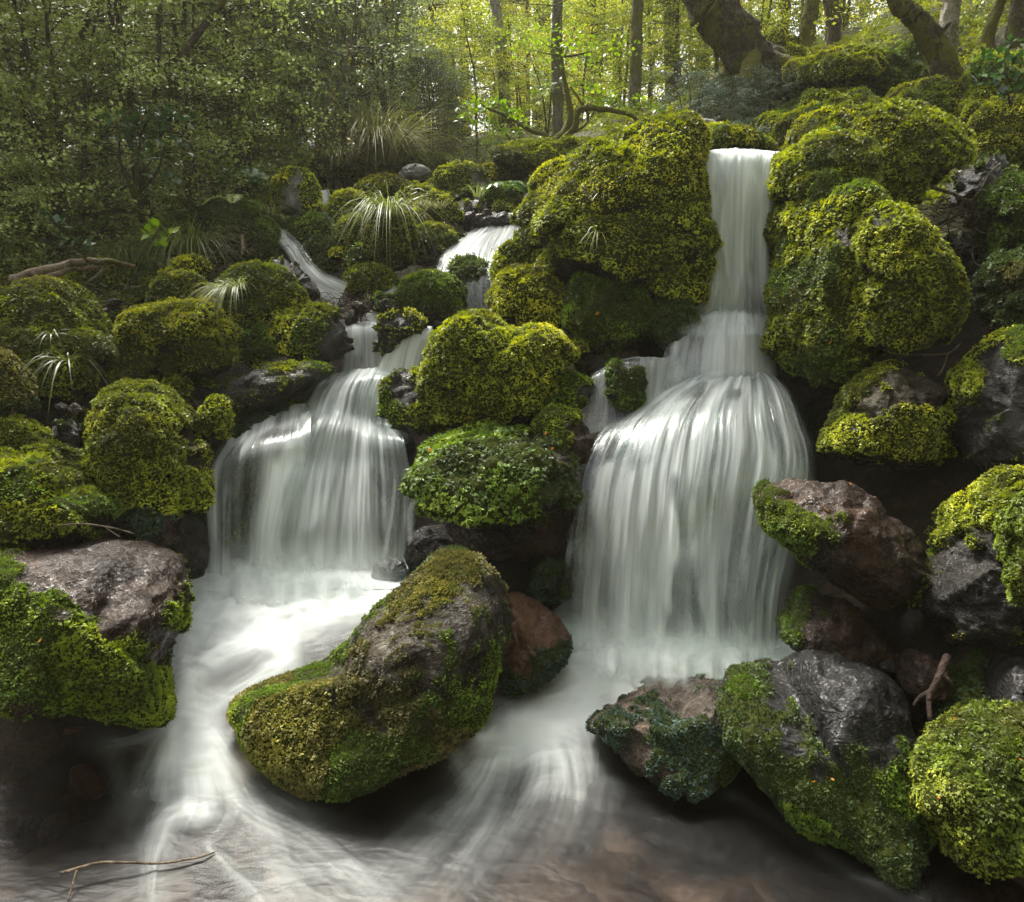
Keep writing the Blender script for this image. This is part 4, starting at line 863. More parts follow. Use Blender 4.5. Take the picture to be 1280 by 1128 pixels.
stroke([(232, 1012), (206, 1030), (192, 1068), (186, 1110)], [40, 50, 56, 66], [.55, .6, .45, .25])
stroke([(236, 930), (236, 970), (238, 1010), (225, 1040)], [100, 150, 190, 120], [.7, .58, .42, .12], 1.5)
stroke([(255, 940), (300, 1000), (390, 1050), (470, 1110)], [60, 90, 110, 130], [.42, .34, .22, .1], 1.4)
stroke([(630, 935), (610, 985), (580, 1030), (520, 1100)], [90, 130, 160, 200], [.8, .56, .32, .1], 1.4)
stroke([(690, 930), (700, 975), (690, 1020), (650, 1080)], [110, 140, 170, 200], [.66, .42, .22, .06], 1.4)
stroke([(330, 1110), (400, 1090), (470, 1105)], [60, 60, 70], [.28, .3, .18], 1.3)
stroke([(690, 822), (780, 848), (880, 858), (990, 832)], [70, 84, 84, 60], [1.25, 1.3, 1.3, 1.1], 1.2)
stroke([(840, 850), (760, 868), (700, 895), (650, 920)], [80, 80, 70, 60], [1.2, 1.2, 1.1, 1.0], 1.2)
stroke([(240, 742), (340, 750), (440, 752), (535, 742)], [60, 70, 70, 50], [1.2, 1.25, 1.25, 1.0], 1.2)
stroke([(262, 1062), (296, 1090), (330, 1128)], [26, 34, 44], [.5, .45, .3])
# swirling fine streaks everywhere the current runs
sw = fbm(np.stack([WP[:, 0] * 5 + 1.2 * fbm(WP * 1.6, 2), WP[:, 1] * 16 + 1.6 * fbm(WP * 2.1 + 7, 2), WP[:, 2] * 0], 1), 4)
big = fbm(np.stack([WP[:, 0] * 3.2 + .5 * sw, WP[:, 1] * 5.5, WP[:, 2] * 0 + 3], 1), 3)
FO = np.clip(FO * (1 + .10 * sw + .22 * np.clip(big, -1, .3)) + .02 * np.clip(sw, 0, 1), 0, .95)
FO = np.where(wpy > 900, FO ** (1 + .45 * sstep(880, 980, wpy)), FO)
rip = fbm(np.stack([WP[:, 0] * 4.0, WP[:, 1] * 9.0, WP[:, 2] * 0], 1), 4)
soft = np.clip(FO, 0, 1)
WP[:, 2] += (.002 + .004 * soft) * rip + .022 * soft + .010 * soft * fbm(np.stack([WP[:, 0] * 9, WP[:, 1] * 9, WP[:, 0] * 0], 1), 2)

def water_material():
    k = NT('stream_water')
    pos = k.n('ShaderNodeNewGeometry').outputs['Position']
    mp = k.n('ShaderNodeMapping', {'Vector': pos, 'Scale': (5, 11, 3)}).outputs[0]
    nb = k.bump(k.noise(mp, 1.3, 4, .5, 1.2), .14, .05)
    fr = k.n('ShaderNodeFresnel', {'IOR': 1.33, 'Normal': nb}).outputs[0]
    clear = k.n('ShaderNodeMixShader', {0: k.math('MULTIPLY', fr, .42), 1: k.n('ShaderNodeBsdfTransparent', {'Color': (.56, .48, .42, 1)}).outputs[0],
                                        2: k.n('ShaderNodeBsdfGlossy', {'Color': (1, 1, 1, 1), 'Roughness': .38, 'Normal': nb}).outputs[0]}).outputs[0]
    white = k.n('ShaderNodeMixShader', {0: .25, 1: k.n('ShaderNodeBsdfDiffuse', {'Color': (.76, .80, .79, 1)}).outputs[0], 2: k.n('ShaderNodeBsdfTranslucent', {'Color': (.76, .80, .79, 1)}).outputs[0]}).outputs[0]
    return k.done(k.n('ShaderNodeMixShader', {0: k.attr('foam'), 1: clear, 2: white}).outputs[0])
WATER = mk('water', WP, grid_tris(*WX.shape), water_material(), attrs={'foam': FO})
tag(WATER, kind='structure')
BX, BY = np.meshgrid(np.linspace(-4, 4, 160), np.linspace(.3, 3.9, 90))
BZ = np.minimum(_wz(BX, BY), .25) - .13 + .04 * fbm(np.stack([BX * 3, BY * 3, BX * 0], -1).reshape(-1, 3), 3).reshape(BX.shape)
tag(mk('stream_bed', np.stack([BX, BY, BZ], -1).reshape(-1, 3), grid_tris(*BX.shape), bed_material()), kind='structure')
# ------------------------------------------------------------------ grass, twigs, leaves
GRASS = leafy('grass_blades', [(.05, (.05, .055, .014)), (.4, (.095, .125, .025)), (.7, (.19, .22, .055)), (1.0, (.36, .36, .15))], .4, .4)
GRASSD = leafy('grass_dry', [(.05, (.07, .055, .022)), (.4, (.13, .13, .04)), (.7, (.27, .27, .09)), (1.0, (.45, .42, .2))], .4, .4)
def bark_mat(name, stops, mossc, amt):
    k = NT(name)
    pos = k.n('ShaderNodeNewGeometry').outputs['Position']
    mp = k.n('ShaderNodeMapping', {'Vector': pos, 'Scale': (14, 14, 3.5)}).outputs[0]
    n1 = k.noise(mp, 1.0, 6, .65, .6); n2 = k.noise(pos, 3.0, 5, .6); n3 = k.noise(pos, 30, 4, .6)
    c = k.ramp(k.math('ADD', k.math('MULTIPLY', n1, .6), k.math('MULTIPLY', n3, .4)), stops)
    f = k.ramp(k.math('ADD', n2, k.math('MULTIPLY', k.math('SUBTRACT', n3, .5), .5)), [(.62 - amt * .35, 0.0), (.70 - amt * .35, 1.0)])
    c = k.mix(f, c, k.mix(n3, tuple(.45 * x for x in mossc), mossc))
    return k.done(k.n('ShaderNodeBsdfPrincipled', {'Base Color': c, 'Roughness': .8, 'Specular IOR Level': .2, 'Normal': k.bump(k.math('ADD', n1, k.math('MULTIPLY', n3, .4)), 1.0, .05)}).outputs[0])
BARK = {
    'brown': bark_mat('bark_brown', [(.35, (.018, .013, .009)), (.5, (.055, .040, .027)), (.7, (.13, .10, .07))], (.10, .10, .015), .3),
    'mossy': bark_mat('bark_mossy', [(.35, (.018, .013, .009)), (.5, (.05, .038, .025)), (.7, (.11, .09, .06))], (.13, .12, .015), .75),
    'old':   bark_mat('bark_old', [(.35, (.012, .009, .006)), (.5, (.040, .030, .021)), (.7, (.10, .08, .058))], (.11, .11, .015), .38),
    'lichen': bark_mat('bark_lichen', [(.35, (.05, .042, .03)), (.5, (.12, .105, .08)), (.7, (.24, .22, .18))], (.12, .12, .02), .5),
    'pale':  bark_mat('bark_pale', [(.35, (.10, .085, .065)), (.5, (.26, .23, .19)), (.7, (.48, .45, .40))], (.10, .11, .03), .35),
    'twig':  bark_mat('bark_twig', [(.35, (.05, .035, .022)), (.5, (.13, .095, .065)), (.7, (.30, .25, .19))], (.10, .10, .02), .1),
    'wet':   bark_mat('bark_wet', [(.35, (.008, .004, .003)), (.5, (.022, .012, .008)), (.7, (.055, .033, .022))], (.06, .06, .01), .05),
}
def blades(n, r, L, droop, width, dirbias=(0, 0, 0), up=1.0, seg=7, tone=.5, seed=1):
    g = np.random.default_rng(seed)
    a = g.uniform(0, 2 * np.pi, n)
    out = np.stack([np.cos(a), np.sin(a), np.zeros(n)], 1)
    root = out * (r * np.sqrt(g.random(n)))[:, None]
    d0 = unit(out * g.uniform(.15, 1.0, (n, 1)) + np.array((0, 0, up)) + np.array(dirbias) + g.normal(0, .12, (n, 3)))
    l = L * g.uniform(.5, 1.15, n); s = np.linspace(0, 1, seg)
    hd = unit(d0 * (1, 1, 0) + 1e-4)
    p = root[:, None] + d0[:, None] * (s[None] * l[:, None])[..., None]
    dr = (droop * g.uniform(.5, 1.3, n) * l)[:, None] * s[None] ** 2.3
    p[..., 2] -= dr; p += hd[:, None] * (dr * .22)[..., None]
    side = unit(np.cross(d0, np.array((0, 0, 1)) + g.normal(0, .3, (n, 3))))
    w = width * (1 - s ** 2.2)[None] * g.uniform(.6, 1.2, n)[:, None] + width * .06
    V = np.stack([p - side[:, None] * w[..., None], p + side[:, None] * w[..., None]], 2).reshape(-1, 3)
    b = np.arange(n)[:, None] * seg * 2 + np.arange(seg - 1)[None] * 2
    b = b.ravel()
    T = np.concatenate([np.stack([b, b + 1, b + 3], 1), np.stack([b, b + 3, b + 2], 1)])
    v = np.repeat(np.clip(tone + g.normal(0, .2, n), 0, 1), seg * 2)
    return V, T, v
def tussock(label, px, py, Y, n, r, L, droop, width=.004, mat=None, bias=(0, 0, 0), up=1.0, tone=.5, name='grass_tussock', cat='grass tussock', group=None):
    P = at(px, py, Y)
    V, T, v = blades(n, r, L, droop, width, bias, up, tone=tone, seed=int(px * 7 + py))
    o = mk(name, V + P, T, mat or GRASS, loc=P, attrs={'v': v}, smooth=True)
    return tag(o, label, cat, group)
tussock('great drooping tussock of long pale grass standing behind the upper stream', 478, 205, 9.0, 520, .22, 1.15, .8, .0065, GRASSD, (.35, -.2, 0), 1.6, .5)
tussock('hanging tussock of long grass crowning the tall mossy stream rock', 486, 272, 5.75, 190, .07, .62, 1.15, .0038, GRASS, (0, -.3, 0), .9, .6)
tussock('fine grass tuft on the round moss mound right of the hanging tussock', 545, 262, 6.55, 170, .10, .22, .8, .002, GRASSD, (0, -.3, 0), 1.0, .5)
tussock('small upright grass tuft beside the fern-topped stone', 596, 246, 6.9, 30, .04, .2, .5, .004, GRASS, (0, 0, 0), 1.2, .8)
tussock('thin grass sprig hanging on the face of the huge top boulder', 748, 292, 4.12, 11, .015, .17, 1.1, .0032, GRASS, (0, -.9, 0), .35, .8)
tussock('fainter grass sprig higher on the huge top boulder', 758, 240, 4.22, 8, .015, .15, 1.0, .003, GRASSD, (0, -.9, 0), .35, .5)
tussock('curved grass tuft falling down the side of the domed yellow boulder', 292, 362, 4.5, 150, .06, .26, 1.0, .0028, GRASS, (-.35, -.7, 0), .6, .6)
tussock('lone dark green grass clump hanging by the smooth green boulder', 84, 452, 3.42, 26, .025, .26, 1.15, .0042, GRASS, (0, -.5, 0), .55, .12)
tussock('pale grass wisps on the smooth green boulder', 66, 418, 3.5, 12, .02, .12, 1.0, .0025, GRASS, (.3, -.6, 0), .5, .2)
tussock('wide sedge clump at the foot of the dark left shrubs', 235, 318, 5.9, 420, .20, .62, .95, .0036, GRASS, (.05, -.35, 0), 1.0, .38)
tussock('smaller sedge clump left of the wide one', 160, 325, 5.7, 180, .14, .42, .9, .0032, GRASS, (0, -.3, 0), 1.0, .3)
tussock('yellowish sedge beside the fallen branch', 130, 335, 5.5, 110, .1, .3, .9, .003, GRASSD, (0, -.3, 0), 1.0, .35)
tussock('dry rusty fern clump left of the great drooping tussock', 420, 205, 8.6, 200, .18, .5, .9, .005, GRASSD, (0, -.2, 0), .9, .1)
tussock('green grass tuft under the high yellow boulder', 338, 268, 6.6, 90, .08, .26, .9, .003, GRASS, (0, -.3, 0), 1.0, .55)
tussock('small grass tuft hanging from the lobe under the huge top boulder', 672, 412, 3.98, 20, .02, .14, 1.1, .003, GRASS, (0, -.7, 0), .3, .7)

def sticks(name, label, cat, paths, mat, group=None):
    """paths: list of (pixel points (px,py,Y), radius px start, radius px end); one stick with its side twigs"""
    root = None
    for k, (pts, r0, r1) in enumerate(paths):
        W = np.array([at(*p) for p in pts]); n = max(8, len(pts) * 5)
        S = smooth_path(W, n); Yv = S[:, 1].mean()
        S = S + .35 * r0 * Yv / FPX * np.stack([fbm(S * 9 + 3 * k, 2), fbm(S * 9 + 20, 2), fbm(S * 9 + 40, 2)], 1)
        V, T = tube(S, np.linspace(r0, r1, n) * Yv / FPX, 8, .25, k)
        if root is None:
            root = mk(name, V, T, BARK[mat], loc=W[0]); base = W[0]
            tag(root, label, cat, group)
        else:
            mk('side_twig', V, T, BARK[mat], parent=root, loc=base)
    return root
sticks('fallen_branch', 'weathered fallen branch lying behind the smooth green boulder', 'branch', [([(14, 350, 4.3), (60, 338, 4.3), (100, 328, 4.35), (135, 326, 4.45), (168, 334, 4.6)], 6.5, 2.2), ([(45, 352, 4.28), (80, 340, 4.3), (120, 334, 4.4)], 4.5, 2.5), ([(132, 326, 4.45), (126, 340, 4.4), (110, 352, 4.35)], 2, 1)], 'twig')
sticks('twig', 'bare twig lying across the bottom left pool', 'twig', [([(75, 1092, 1.86), (130, 1078, 1.9), (190, 1080, 1.92), (240, 1074, 1.95), (268, 1066, 1.98)], 2.4, 1.2), ([(96, 1088, 1.87), (88, 1115, 1.82), (84, 1128, 1.8)], 1.6, .9)], 'twig')
sticks('twig', 'thin twig resting on the rounded olive boulder', 'twig', [([(60, 660, 2.72), (100, 655, 2.72), (140, 660, 2.72), (170, 668, 2.75)], 1.3, .7), ([(130, 658, 2.72), (150, 672, 2.7)], .9, .5)], 'twig')
sticks('twig', 'forked dead twig lying in the right gully', 'twig', [([(1158, 232, 4.4), (1190, 242, 4.4), (1215, 250, 4.4), (1236, 218, 4.5), (1250, 205, 4.6)], 2.2, 1.2), ([(1205, 250, 4.4), (1195, 268, 4.35), (1186, 282, 4.3)], 1.6, .8), ([(1212, 250, 4.4), (1222, 268, 4.35)], 1.4, .7)], 'twig')
sticks('twig', 'dead twig hooked above the bare-crowned mossy boulder', 'twig', [([(1130, 444, 3.5), (1160, 444, 3.45), (1185, 442, 3.45), (1202, 428, 3.5)], 1.6, .9), ([(1185, 442, 3.45), (1178, 462, 3.4), (1172, 470, 3.4)], 1.2, .7)], 'twig')
sticks('twig', 'wavy rootlet dangling in the right gully', 'twig', [([(1214, 315, 4.0), (1220, 330, 4.0), (1236, 336, 3.95), (1244, 342, 3.9)], .9, .6)], 'twig')
sticks('root', 'gnarled wet root hanging above the corner boulder', 'root', [([(1185, 820, 2.3), (1172, 850, 2.2), (1160, 872, 2.15), (1163, 900, 2.1)], 5.5, 3), ([(1166, 864, 2.18), (1150, 872, 2.15), (1142, 882, 2.14)], 3.5, 2), ([(1176, 842, 2.22), (1190, 856, 2.2)], 5, 3)], 'wet')
sticks('twig', 'fallen stick on the mossy right slope', 'twig', [([(1050, 101, 8.0), (1070, 103, 8.0), (1088, 104, 8.0)], 1.6, 1.1)], 'twig')
sticks('twig', 'broken stub of wood poking up left of the runnel', 'twig', [([(302, 318, 5.6), (304, 305, 5.6), (303, 295, 5.6)], 2.4, 1.6), ([(303, 308, 5.6), (312, 318, 5.55)], 1.2, .7)], 'twig')
sticks('twig', 'pale twig among litter behind the moss knob', 'twig', [([(258, 326, 5.3), (268, 316, 5.3), (278, 308, 5.3)], 1.5, .9)], 'twig')
sticks('twig', 'grey twig fork in the dark left undergrowth', 'twig', [([(25, 182, 6.2), (45, 192, 6.2), (66, 196, 6.2)], 1.5, .8), ([(45, 192, 6.2), (40, 206, 6.2)], 1, .6)], 'twig')
# dam of twigs between runnel and upper pool: nobody could count them
def litter(name, spots, n, L, r, seed):
    g = np.random.default_rng(seed); P = []
    for k in range(n):
        x, y, Y, sx, sy = spots[g.integers(len(spots))]
        c = at(x + g.normal(0, sx), y + g.normal(0, sy), Y + g.normal(0, .06)); d = unit(g.normal(size=3) * (1, .7, .45)); l = L * g.uniform(.4, 1.2)
        t = np.linspace(-.5, .5, 5)[:, None]
        P.append(tube(c + d * l * t + g.normal(0, .05 * l, (5, 3)), np.full(5, r * g.uniform(.5, 1.2)), 4))
    V, T = join(P)
    return tag(mk(name, V, T, BARK['wet' if seed % 2 else 'twig']), 'tangle of dead twigs and leaf litter between the mossy stones', 'twig litter', kind='stuff')
litter('litter', [(440, 385, 5.0, 22, 10), (290, 305, 5.9, 14, 12), (130, 385, 4.6, 26, 12), (270, 345, 5.2, 20, 10), (1200, 268, 4.25, 22, 16), (440, 350, 5.7, 8, 8)], 420, .16, .0035, 7)
litter('litter', [(440, 385, 5.0, 22, 10), (290, 305, 5.8, 26, 14), (130, 380, 4.6, 26, 14), (20, 860, 2.7, 20, 14), (1215, 280, 4.2, 20, 18), (1150, 250, 4.6, 14, 30)], 260, .12, .003, 8)
# loose stones in the gaps
STONE_MESH = []
for kk in range(5):
    U, T = ico(3); r_ = np.random.default_rng(60 + kk)
    pn = unit(r_.normal(size=(12, 3))); pd = r_.uniform(.6, .95, 12)
    s_ = np.minimum(1, (pd / np.maximum(U @ pn.T, .05)).min(1))
    V = U * s_[:, None] * (1, .8, .65) * (1 + .08 * fbm(U * 2 + kk, 3))[:, None]
    o = mk('stone', V, T, ROCK[('dark', 'brown', 'grey', 'brown', 'dark')[kk]]); me = o.data
    bpy.data.objects.remove(o); STONE_MESH.append(me)
def stones(spots, label, group):
    g = np.random.default_rng(len(label))
    for x, y, Y, sx, sy, n, s in spots:
        for _ in range(n):
            p = at(x + g.uniform(-sx, sx), y + g.uniform(-sy, sy), Y)
            o = bpy.data.objects.new('stone', STONE_MESH[g.integers(5)]); COL.objects.link(o)
            o.location = p; o.rotation_euler = g.uniform(0, 6, 3); k = s * g.uniform(.5, 1.3) * Y / FPX; o.scale = (k * g.uniform(.8, 1.3), k, k * g.uniform(.7, 1.1))
            tag(o, label, 'stone', group)
stones([(70, 530, 3.45, 50, 20, 10, 12), (130, 560, 3.4, 20, 20, 4, 12), (215, 465, 4.3, 36, 14, 8, 10), (230, 515, 4.05, 20, 14, 6, 11), (120, 392, 4.5, 26, 18, 10, 11)], 'small wet stone in the gaps between the left bank moss boulders', 'loose stones of the left bank')
stones([(20, 870, 2.75, 30, 26, 9, 14)], 'dark wet pebble by the left edge behind the pool', 'pebbles at the left edge')
stones([(440, 392, 4.95, 24, 8, 7, 9), (560, 290, 6.5, 50, 22, 16, 9), (660, 240, 7.2, 30, 18, 8, 10), (470, 235, 7.9, 50, 10, 8, 9), (600, 275, 6.7, 24, 10, 6, 9)], 'small stone among the mossy rocks of the upper stream', 'loose stones of the upper stream')
stones([(1200, 790, 2.6, 60, 40, 12, 16), (1110, 850, 2.55, 40, 20, 5, 12), (1210, 400, 4.2, 26, 50, 8, 14), (1200, 700, 2.9, 30, 40, 6, 14)], 'dark wet stone in the shade of the right bank', 'loose stones of the right bank')
for kk, mt in ((1, 'red'), (3, 'pink')):
    STONE_MESH[kk] = STONE_MESH[kk].copy(); STONE_MESH[kk].materials[0] = ROCK[mt]
stones([(50, 935, 2.62, 60, 14, 9, 24), (110, 985, 2.42, 70, 16, 8, 26), (40, 1040, 2.22, 60, 18, 6, 28)], 'rounded brown stone under the shallow water at the left edge of the pool', 'stones under the shallow water')
# little orange beech leaves
ORANGE = leafy('fallen_leaf', [(.1, (.25, .07, .015)), (.5, (.50, .17, .02)), (.9, (.60, .36, .05))], .3, .5)
DEADL = leafy('dead_leaf', [(.1, (.06, .03, .012)), (.5, (.14, .065, .02)), (.9, (.25, .13, .04))], .3, .5)
_lv = kites(np.zeros((2, 3)) + [(0, 0, 0), (.1, 0, .02)], unit(np.array([(1., 0, .15), (.9, .3, .1)])), unit(np.array([(0, 1., .1), (-.3, .9, .2)])), np.array([1.0, .8]), np.array([.33, .3]), .25)
_o = mk('fallen_leaf', _lv[0], _lv[1], ORANGE, attrs={'v': np.full(8, .6)}); LEAFME = _o.data; bpy.data.objects.remove(_o)
def leaves_on(key, pix, label, group):
    """drops leaves on the boulder with this label at the photo pixels"""
    V, T, N, m, ob = BOULDERS[[k for k in BOULDERS if k.startswith(key)][0]]
    px, py = proj(V); front = (N * unit(np.array((0, 0, CAMH)) - V)).sum(1) > .05
    for x, y in pix:
        i = np.argmin((px - x) ** 2 + (py - y) ** 2 + np.where(front, 0, 1e5))
        o = bpy.data.objects.new('fallen_leaf', LEAFME); COL.objects.link(o)
        o.location = [float(q) for q in V[i] + N[i] * .014]; s = .0075 * V[i, 1] * random.uniform(.8, 1.2); o.scale = (s, s, s)
        o.rotation_euler = (random.uniform(-.5, .5), random.uniform(-.9, .3), random.uniform(0, 6))
        tag(o, label, 'leaf', group)
leaves_on('bright green mossy', [(1175, 995), (1212, 1003), (1195, 903), (1275, 950), (1165, 1020)], 'orange beech leaf fallen on the bright green corner boulder', 'orange leaves on the corner boulder')
leaves_on('big dark boulder', [(1014, 1015), (1010, 985), (1035, 968)], 'tiny orange leaf on the moss skirt of the wrinkled dark boulder', 'leaves on the wrinkled boulder')
leaves_on('big wet brown', [(103, 806), (95, 812), (52, 808), (92, 787)], 'orange leaf caught in the moss front of the wet brown boulder', 'leaves on the wet brown boulder')
leaves_on('wet red-brown', [(1062, 610)], 'yellow leaf lying on top of the wet red-brown boulder', None)
leaves_on('wet red-brown', [(1035, 640)], 'small orange leaf on the mossy flank of the wet red-brown boulder', None)
leaves_on('dark slab leaning', [(1009, 764)], 'small yellow leaf on the dark slab by the right fall', None)
leaves_on('feathery', [(539, 567)], 'bright orange leaf on the left end of the feathery overhang', None)
leaves_on('feathery', [(681, 545), (690, 562), (640, 620)], 'small orange leaf on the feathery moss overhang', 'leaves on the feathery overhang')
leaves_on('shaded green mossy', [(748, 398)], 'orange leaf on the shaded green rock in the hollow', None)
leaves_on('large moss-covered lower', [(1035, 432), (1005, 455)], 'small brown leaf on the lower right mound lobe', 'leaves on the lower right mound')
leaves_on('broad moss-covered', [(1060, 400), (1180, 330)], 'small brown leaf on the broad block of the right mound', 'leaves on the broad block')
leaves_on('wide low', [(225, 400), (165, 420)], 'rusty leaf on the wide low yellow-green boulder', 'leaves on the wide low boulder')
# ------------------------------------------------------------------ mossy ground swells of the right slope
GM = 'mossy swells of the right slope'
def M(label, out, Y, **k):
    q = np.array(out); h = hit(q[:, 0].mean(), q[:, 1].max() * .75 + q[:, 1].mean() * .25, 4.4)
    if h and abs(h - Y) < 2.6: Y = h + .05
    return boulder(label, out, Y, 'dark', k.pop('moss', 'olive'), 1.0, k.pop('tone', .42), name='moss_mound', cat='moss mound', lump=.04, rough=.14, under=-.9, irr=3.2, lobe=.13, lean=k.pop('lean', .85), leaf=k.pop('leaf', .026), **k)
M('moss swell over the roots of the big leaning trunk', [(935, 100), (945, 55), (975, 38), (1000, 60), (1005, 110), (960, 125)], 8.2)
M('long mossy bank behind the crowning dome', [(930, 190), (960, 145), (1020, 118), (1080, 112), (1100, 150), (1040, 190), (970, 210)], 7.2, depth=.6)
M('rounded moss swell in the middle of the right slope', [(985, 125), (1000, 80), (1050, 62), (1100, 70), (1115, 110), (1060, 132)], 9.0, depth=.6)
M('golden moss swell at the foot of the broken trunk', [(1112, 150), (1125, 112), (1160, 100), (1200, 118), (1205, 160), (1160, 175)], 6.3, moss='yellow', tone=.3)
M('mossy knoll right of the broken trunk', [(1192, 190), (1205, 145), (1245, 125), (1300, 140), (1310, 205), (1240, 222)], 5.6)
M('mossy hump on the skyline at the right edge', [(1190, 120), (1215, 80), (1270, 70), (1330, 90), (1320, 150), (1230, 150)], 7.6)
M('dark mossy bank under the skyline hump', [(1080, 110), (1100, 70), (1150, 55), (1190, 75), (1190, 125), (1120, 130)], 8.4, moss='green', tone=.38)
M('dark hollow bank of moss behind the upper right fall', [(860, 150), (880, 110), (930, 100), (960, 130), (950, 180), (890, 185)], 7.8, moss='deep')
M('mossy stump-like mound at the left edge', [(-30, 330), (-20, 250), (10, 228), (34, 255), (40, 320), (20, 360)], 4.6, moss='olive', tone=.3, leaf=.024)
M('low moss bank under the dark left shrubs', [(60, 365), (90, 338), (160, 330), (215, 345), (225, 372), (150, 385)], 5.0, moss='olive', tone=.36, leaf=.026)
M('shaded mossy bank left of the high yellow boulder', [(190, 300), (240, 262), (310, 250), (350, 275), (345, 320), (260, 335)], 6.6, moss='green', tone=.34)
M('brown mossy bank at the back of the upper stream', [(370, 230), (400, 200), (470, 190), (540, 196), (560, 220), (470, 240)], 9.2, moss='olive', tone=.25, depth=.6)
M('far mossy bank under the arching branch', [(600, 215), (640, 185), (720, 178), (790, 185), (800, 215), (700, 228)], 9.0, moss='olive', tone=.34, depth=.6)

# ------------------------------------------------------------------ trees and shrubs
LEAF = {
    'beech': leafy('beech_leaves', [(.1, (0.0965, 0.1268, 0.0187)), (.4, (0.1930, 0.2451, 0.0312)), (.7, (0.3335, 0.3634, 0.0530)), (1., (0.5441, 0.5070, 0.0936))], .5, .45, noise_scale=.5, transboost=1.25),
    'golden': leafy('beech_leaves_golden', [(.1, (0.1320, 0.1380, 0.0176)), (.4, (0.2880, 0.2875, 0.0308)), (.7, (0.4560, 0.4140, 0.0495)), (1., (0.6480, 0.5520, 0.0990))], .55, .45, noise_scale=.4, transboost=1.3),  # leaf colour brightened to carry the glow of the hazy forest
    'shrub': leafy('shrub_leaves', [(.1, (0.0922, 0.1125, 0.0277)), (.4, (0.2048, 0.2461, 0.0554)), (.7, (0.3481, 0.4101, 0.1090)), (1., (0.6142, 0.7031, 0.2574))], .3, .35, .5, noise_scale=.9),
    'grey': leafy('grey_green_leaves', [(.1, (0.0938, 0.1220, 0.0569)), (.4, (0.1875, 0.2343, 0.1057)), (.7, (0.3187, 0.3750, 0.1788)), (1., (0.5437, 0.5813, 0.3087))], .4, .45, noise_scale=.7),
    'broad': leafy('broad_leaves', [(.1, (.020, .042, .012)), (.4, (.035, .080, .020)), (.7, (.06, .13, .03)), (1., (.13, .23, .05))], .3, .22, .6),
    'lime': leafy('lime_leaves', [(.1, (.07, .12, .012)), (.4, (.14, .23, .02)), (.7, (.22, .33, .03)), (1., (.33, .42, .06))], .5, .3, .5),
    'blue': leafy('blue_green_leaves', [(.1, (.022, .035, .024)), (.4, (.045, .068, .045)), (.7, (.08, .11, .072)), (1., (.15, .19, .13))], .3, .5),
}
def foliage(C, R, per, L, flat=.35, wid=.34, g=None, tone=.5, tv=.16, droop=.15):
    """flat leaf sprays: centre C, radius R, per leaves each"""
    n = len(C); g = g or rng
    nrm = unit(np.stack([g.normal(0, flat, n), g.normal(0, flat, n), np.ones(n)], 1))
    a = unit(np.cross(nrm, g.normal(size=(n, 3)))); b = np.cross(nrm, a)
    k = np.repeat(np.arange(n), per); m = len(k)
    th = g.uniform(0, 2 * np.pi, m); r = np.sqrt(g.random(m)) * R[k]
    el = g.uniform(.5, 1, n)[k]
    out = a[k] * np.cos(th)[:, None] + b[k] * (np.sin(th) * el)[:, None]
    P = C[k] + out * r[:, None] + nrm[k] * (g.normal(0, .10, m) * R[k])[:, None]
    P[:, 2] -= droop * r ** 2 / np.maximum(R[k], .01)
    D = unit(out + g.normal(0, .55, (m, 3)) + nrm[k] * .15)
    S = unit(np.cross(D, nrm[k] + g.normal(0, .45, (m, 3))))
    l = L * g.uniform(.6, 1.25, m)
    V, T = kites(P, D, S, l, l * wid, .25)
    v = tone + np.repeat(g.normal(0, tv, n), per) * .8 + g.normal(0, tv * .7, m)
    return V, T, np.repeat(v, 4)
def woody(stem, rads, C, g, tw=.006, every=1):
    parts = []
    for c in C[::every]:
        h = np.argmin(np.linalg.norm(stem - c, axis=1) + np.where(stem[:, 2] > c[2] - .05, 2., 0.))
        s = stem[h]; mid = (s + c) / 2 + g.normal(0, .05, 3) * np.linalg.norm(c - s) + (0, 0, -.06 * np.linalg.norm(c - s))
        parts.append(tube(smooth_path([s, mid, c], 6), np.linspace(min(tw, rads[h] * .7), tw * .25, 6), 4))
    return join(parts)

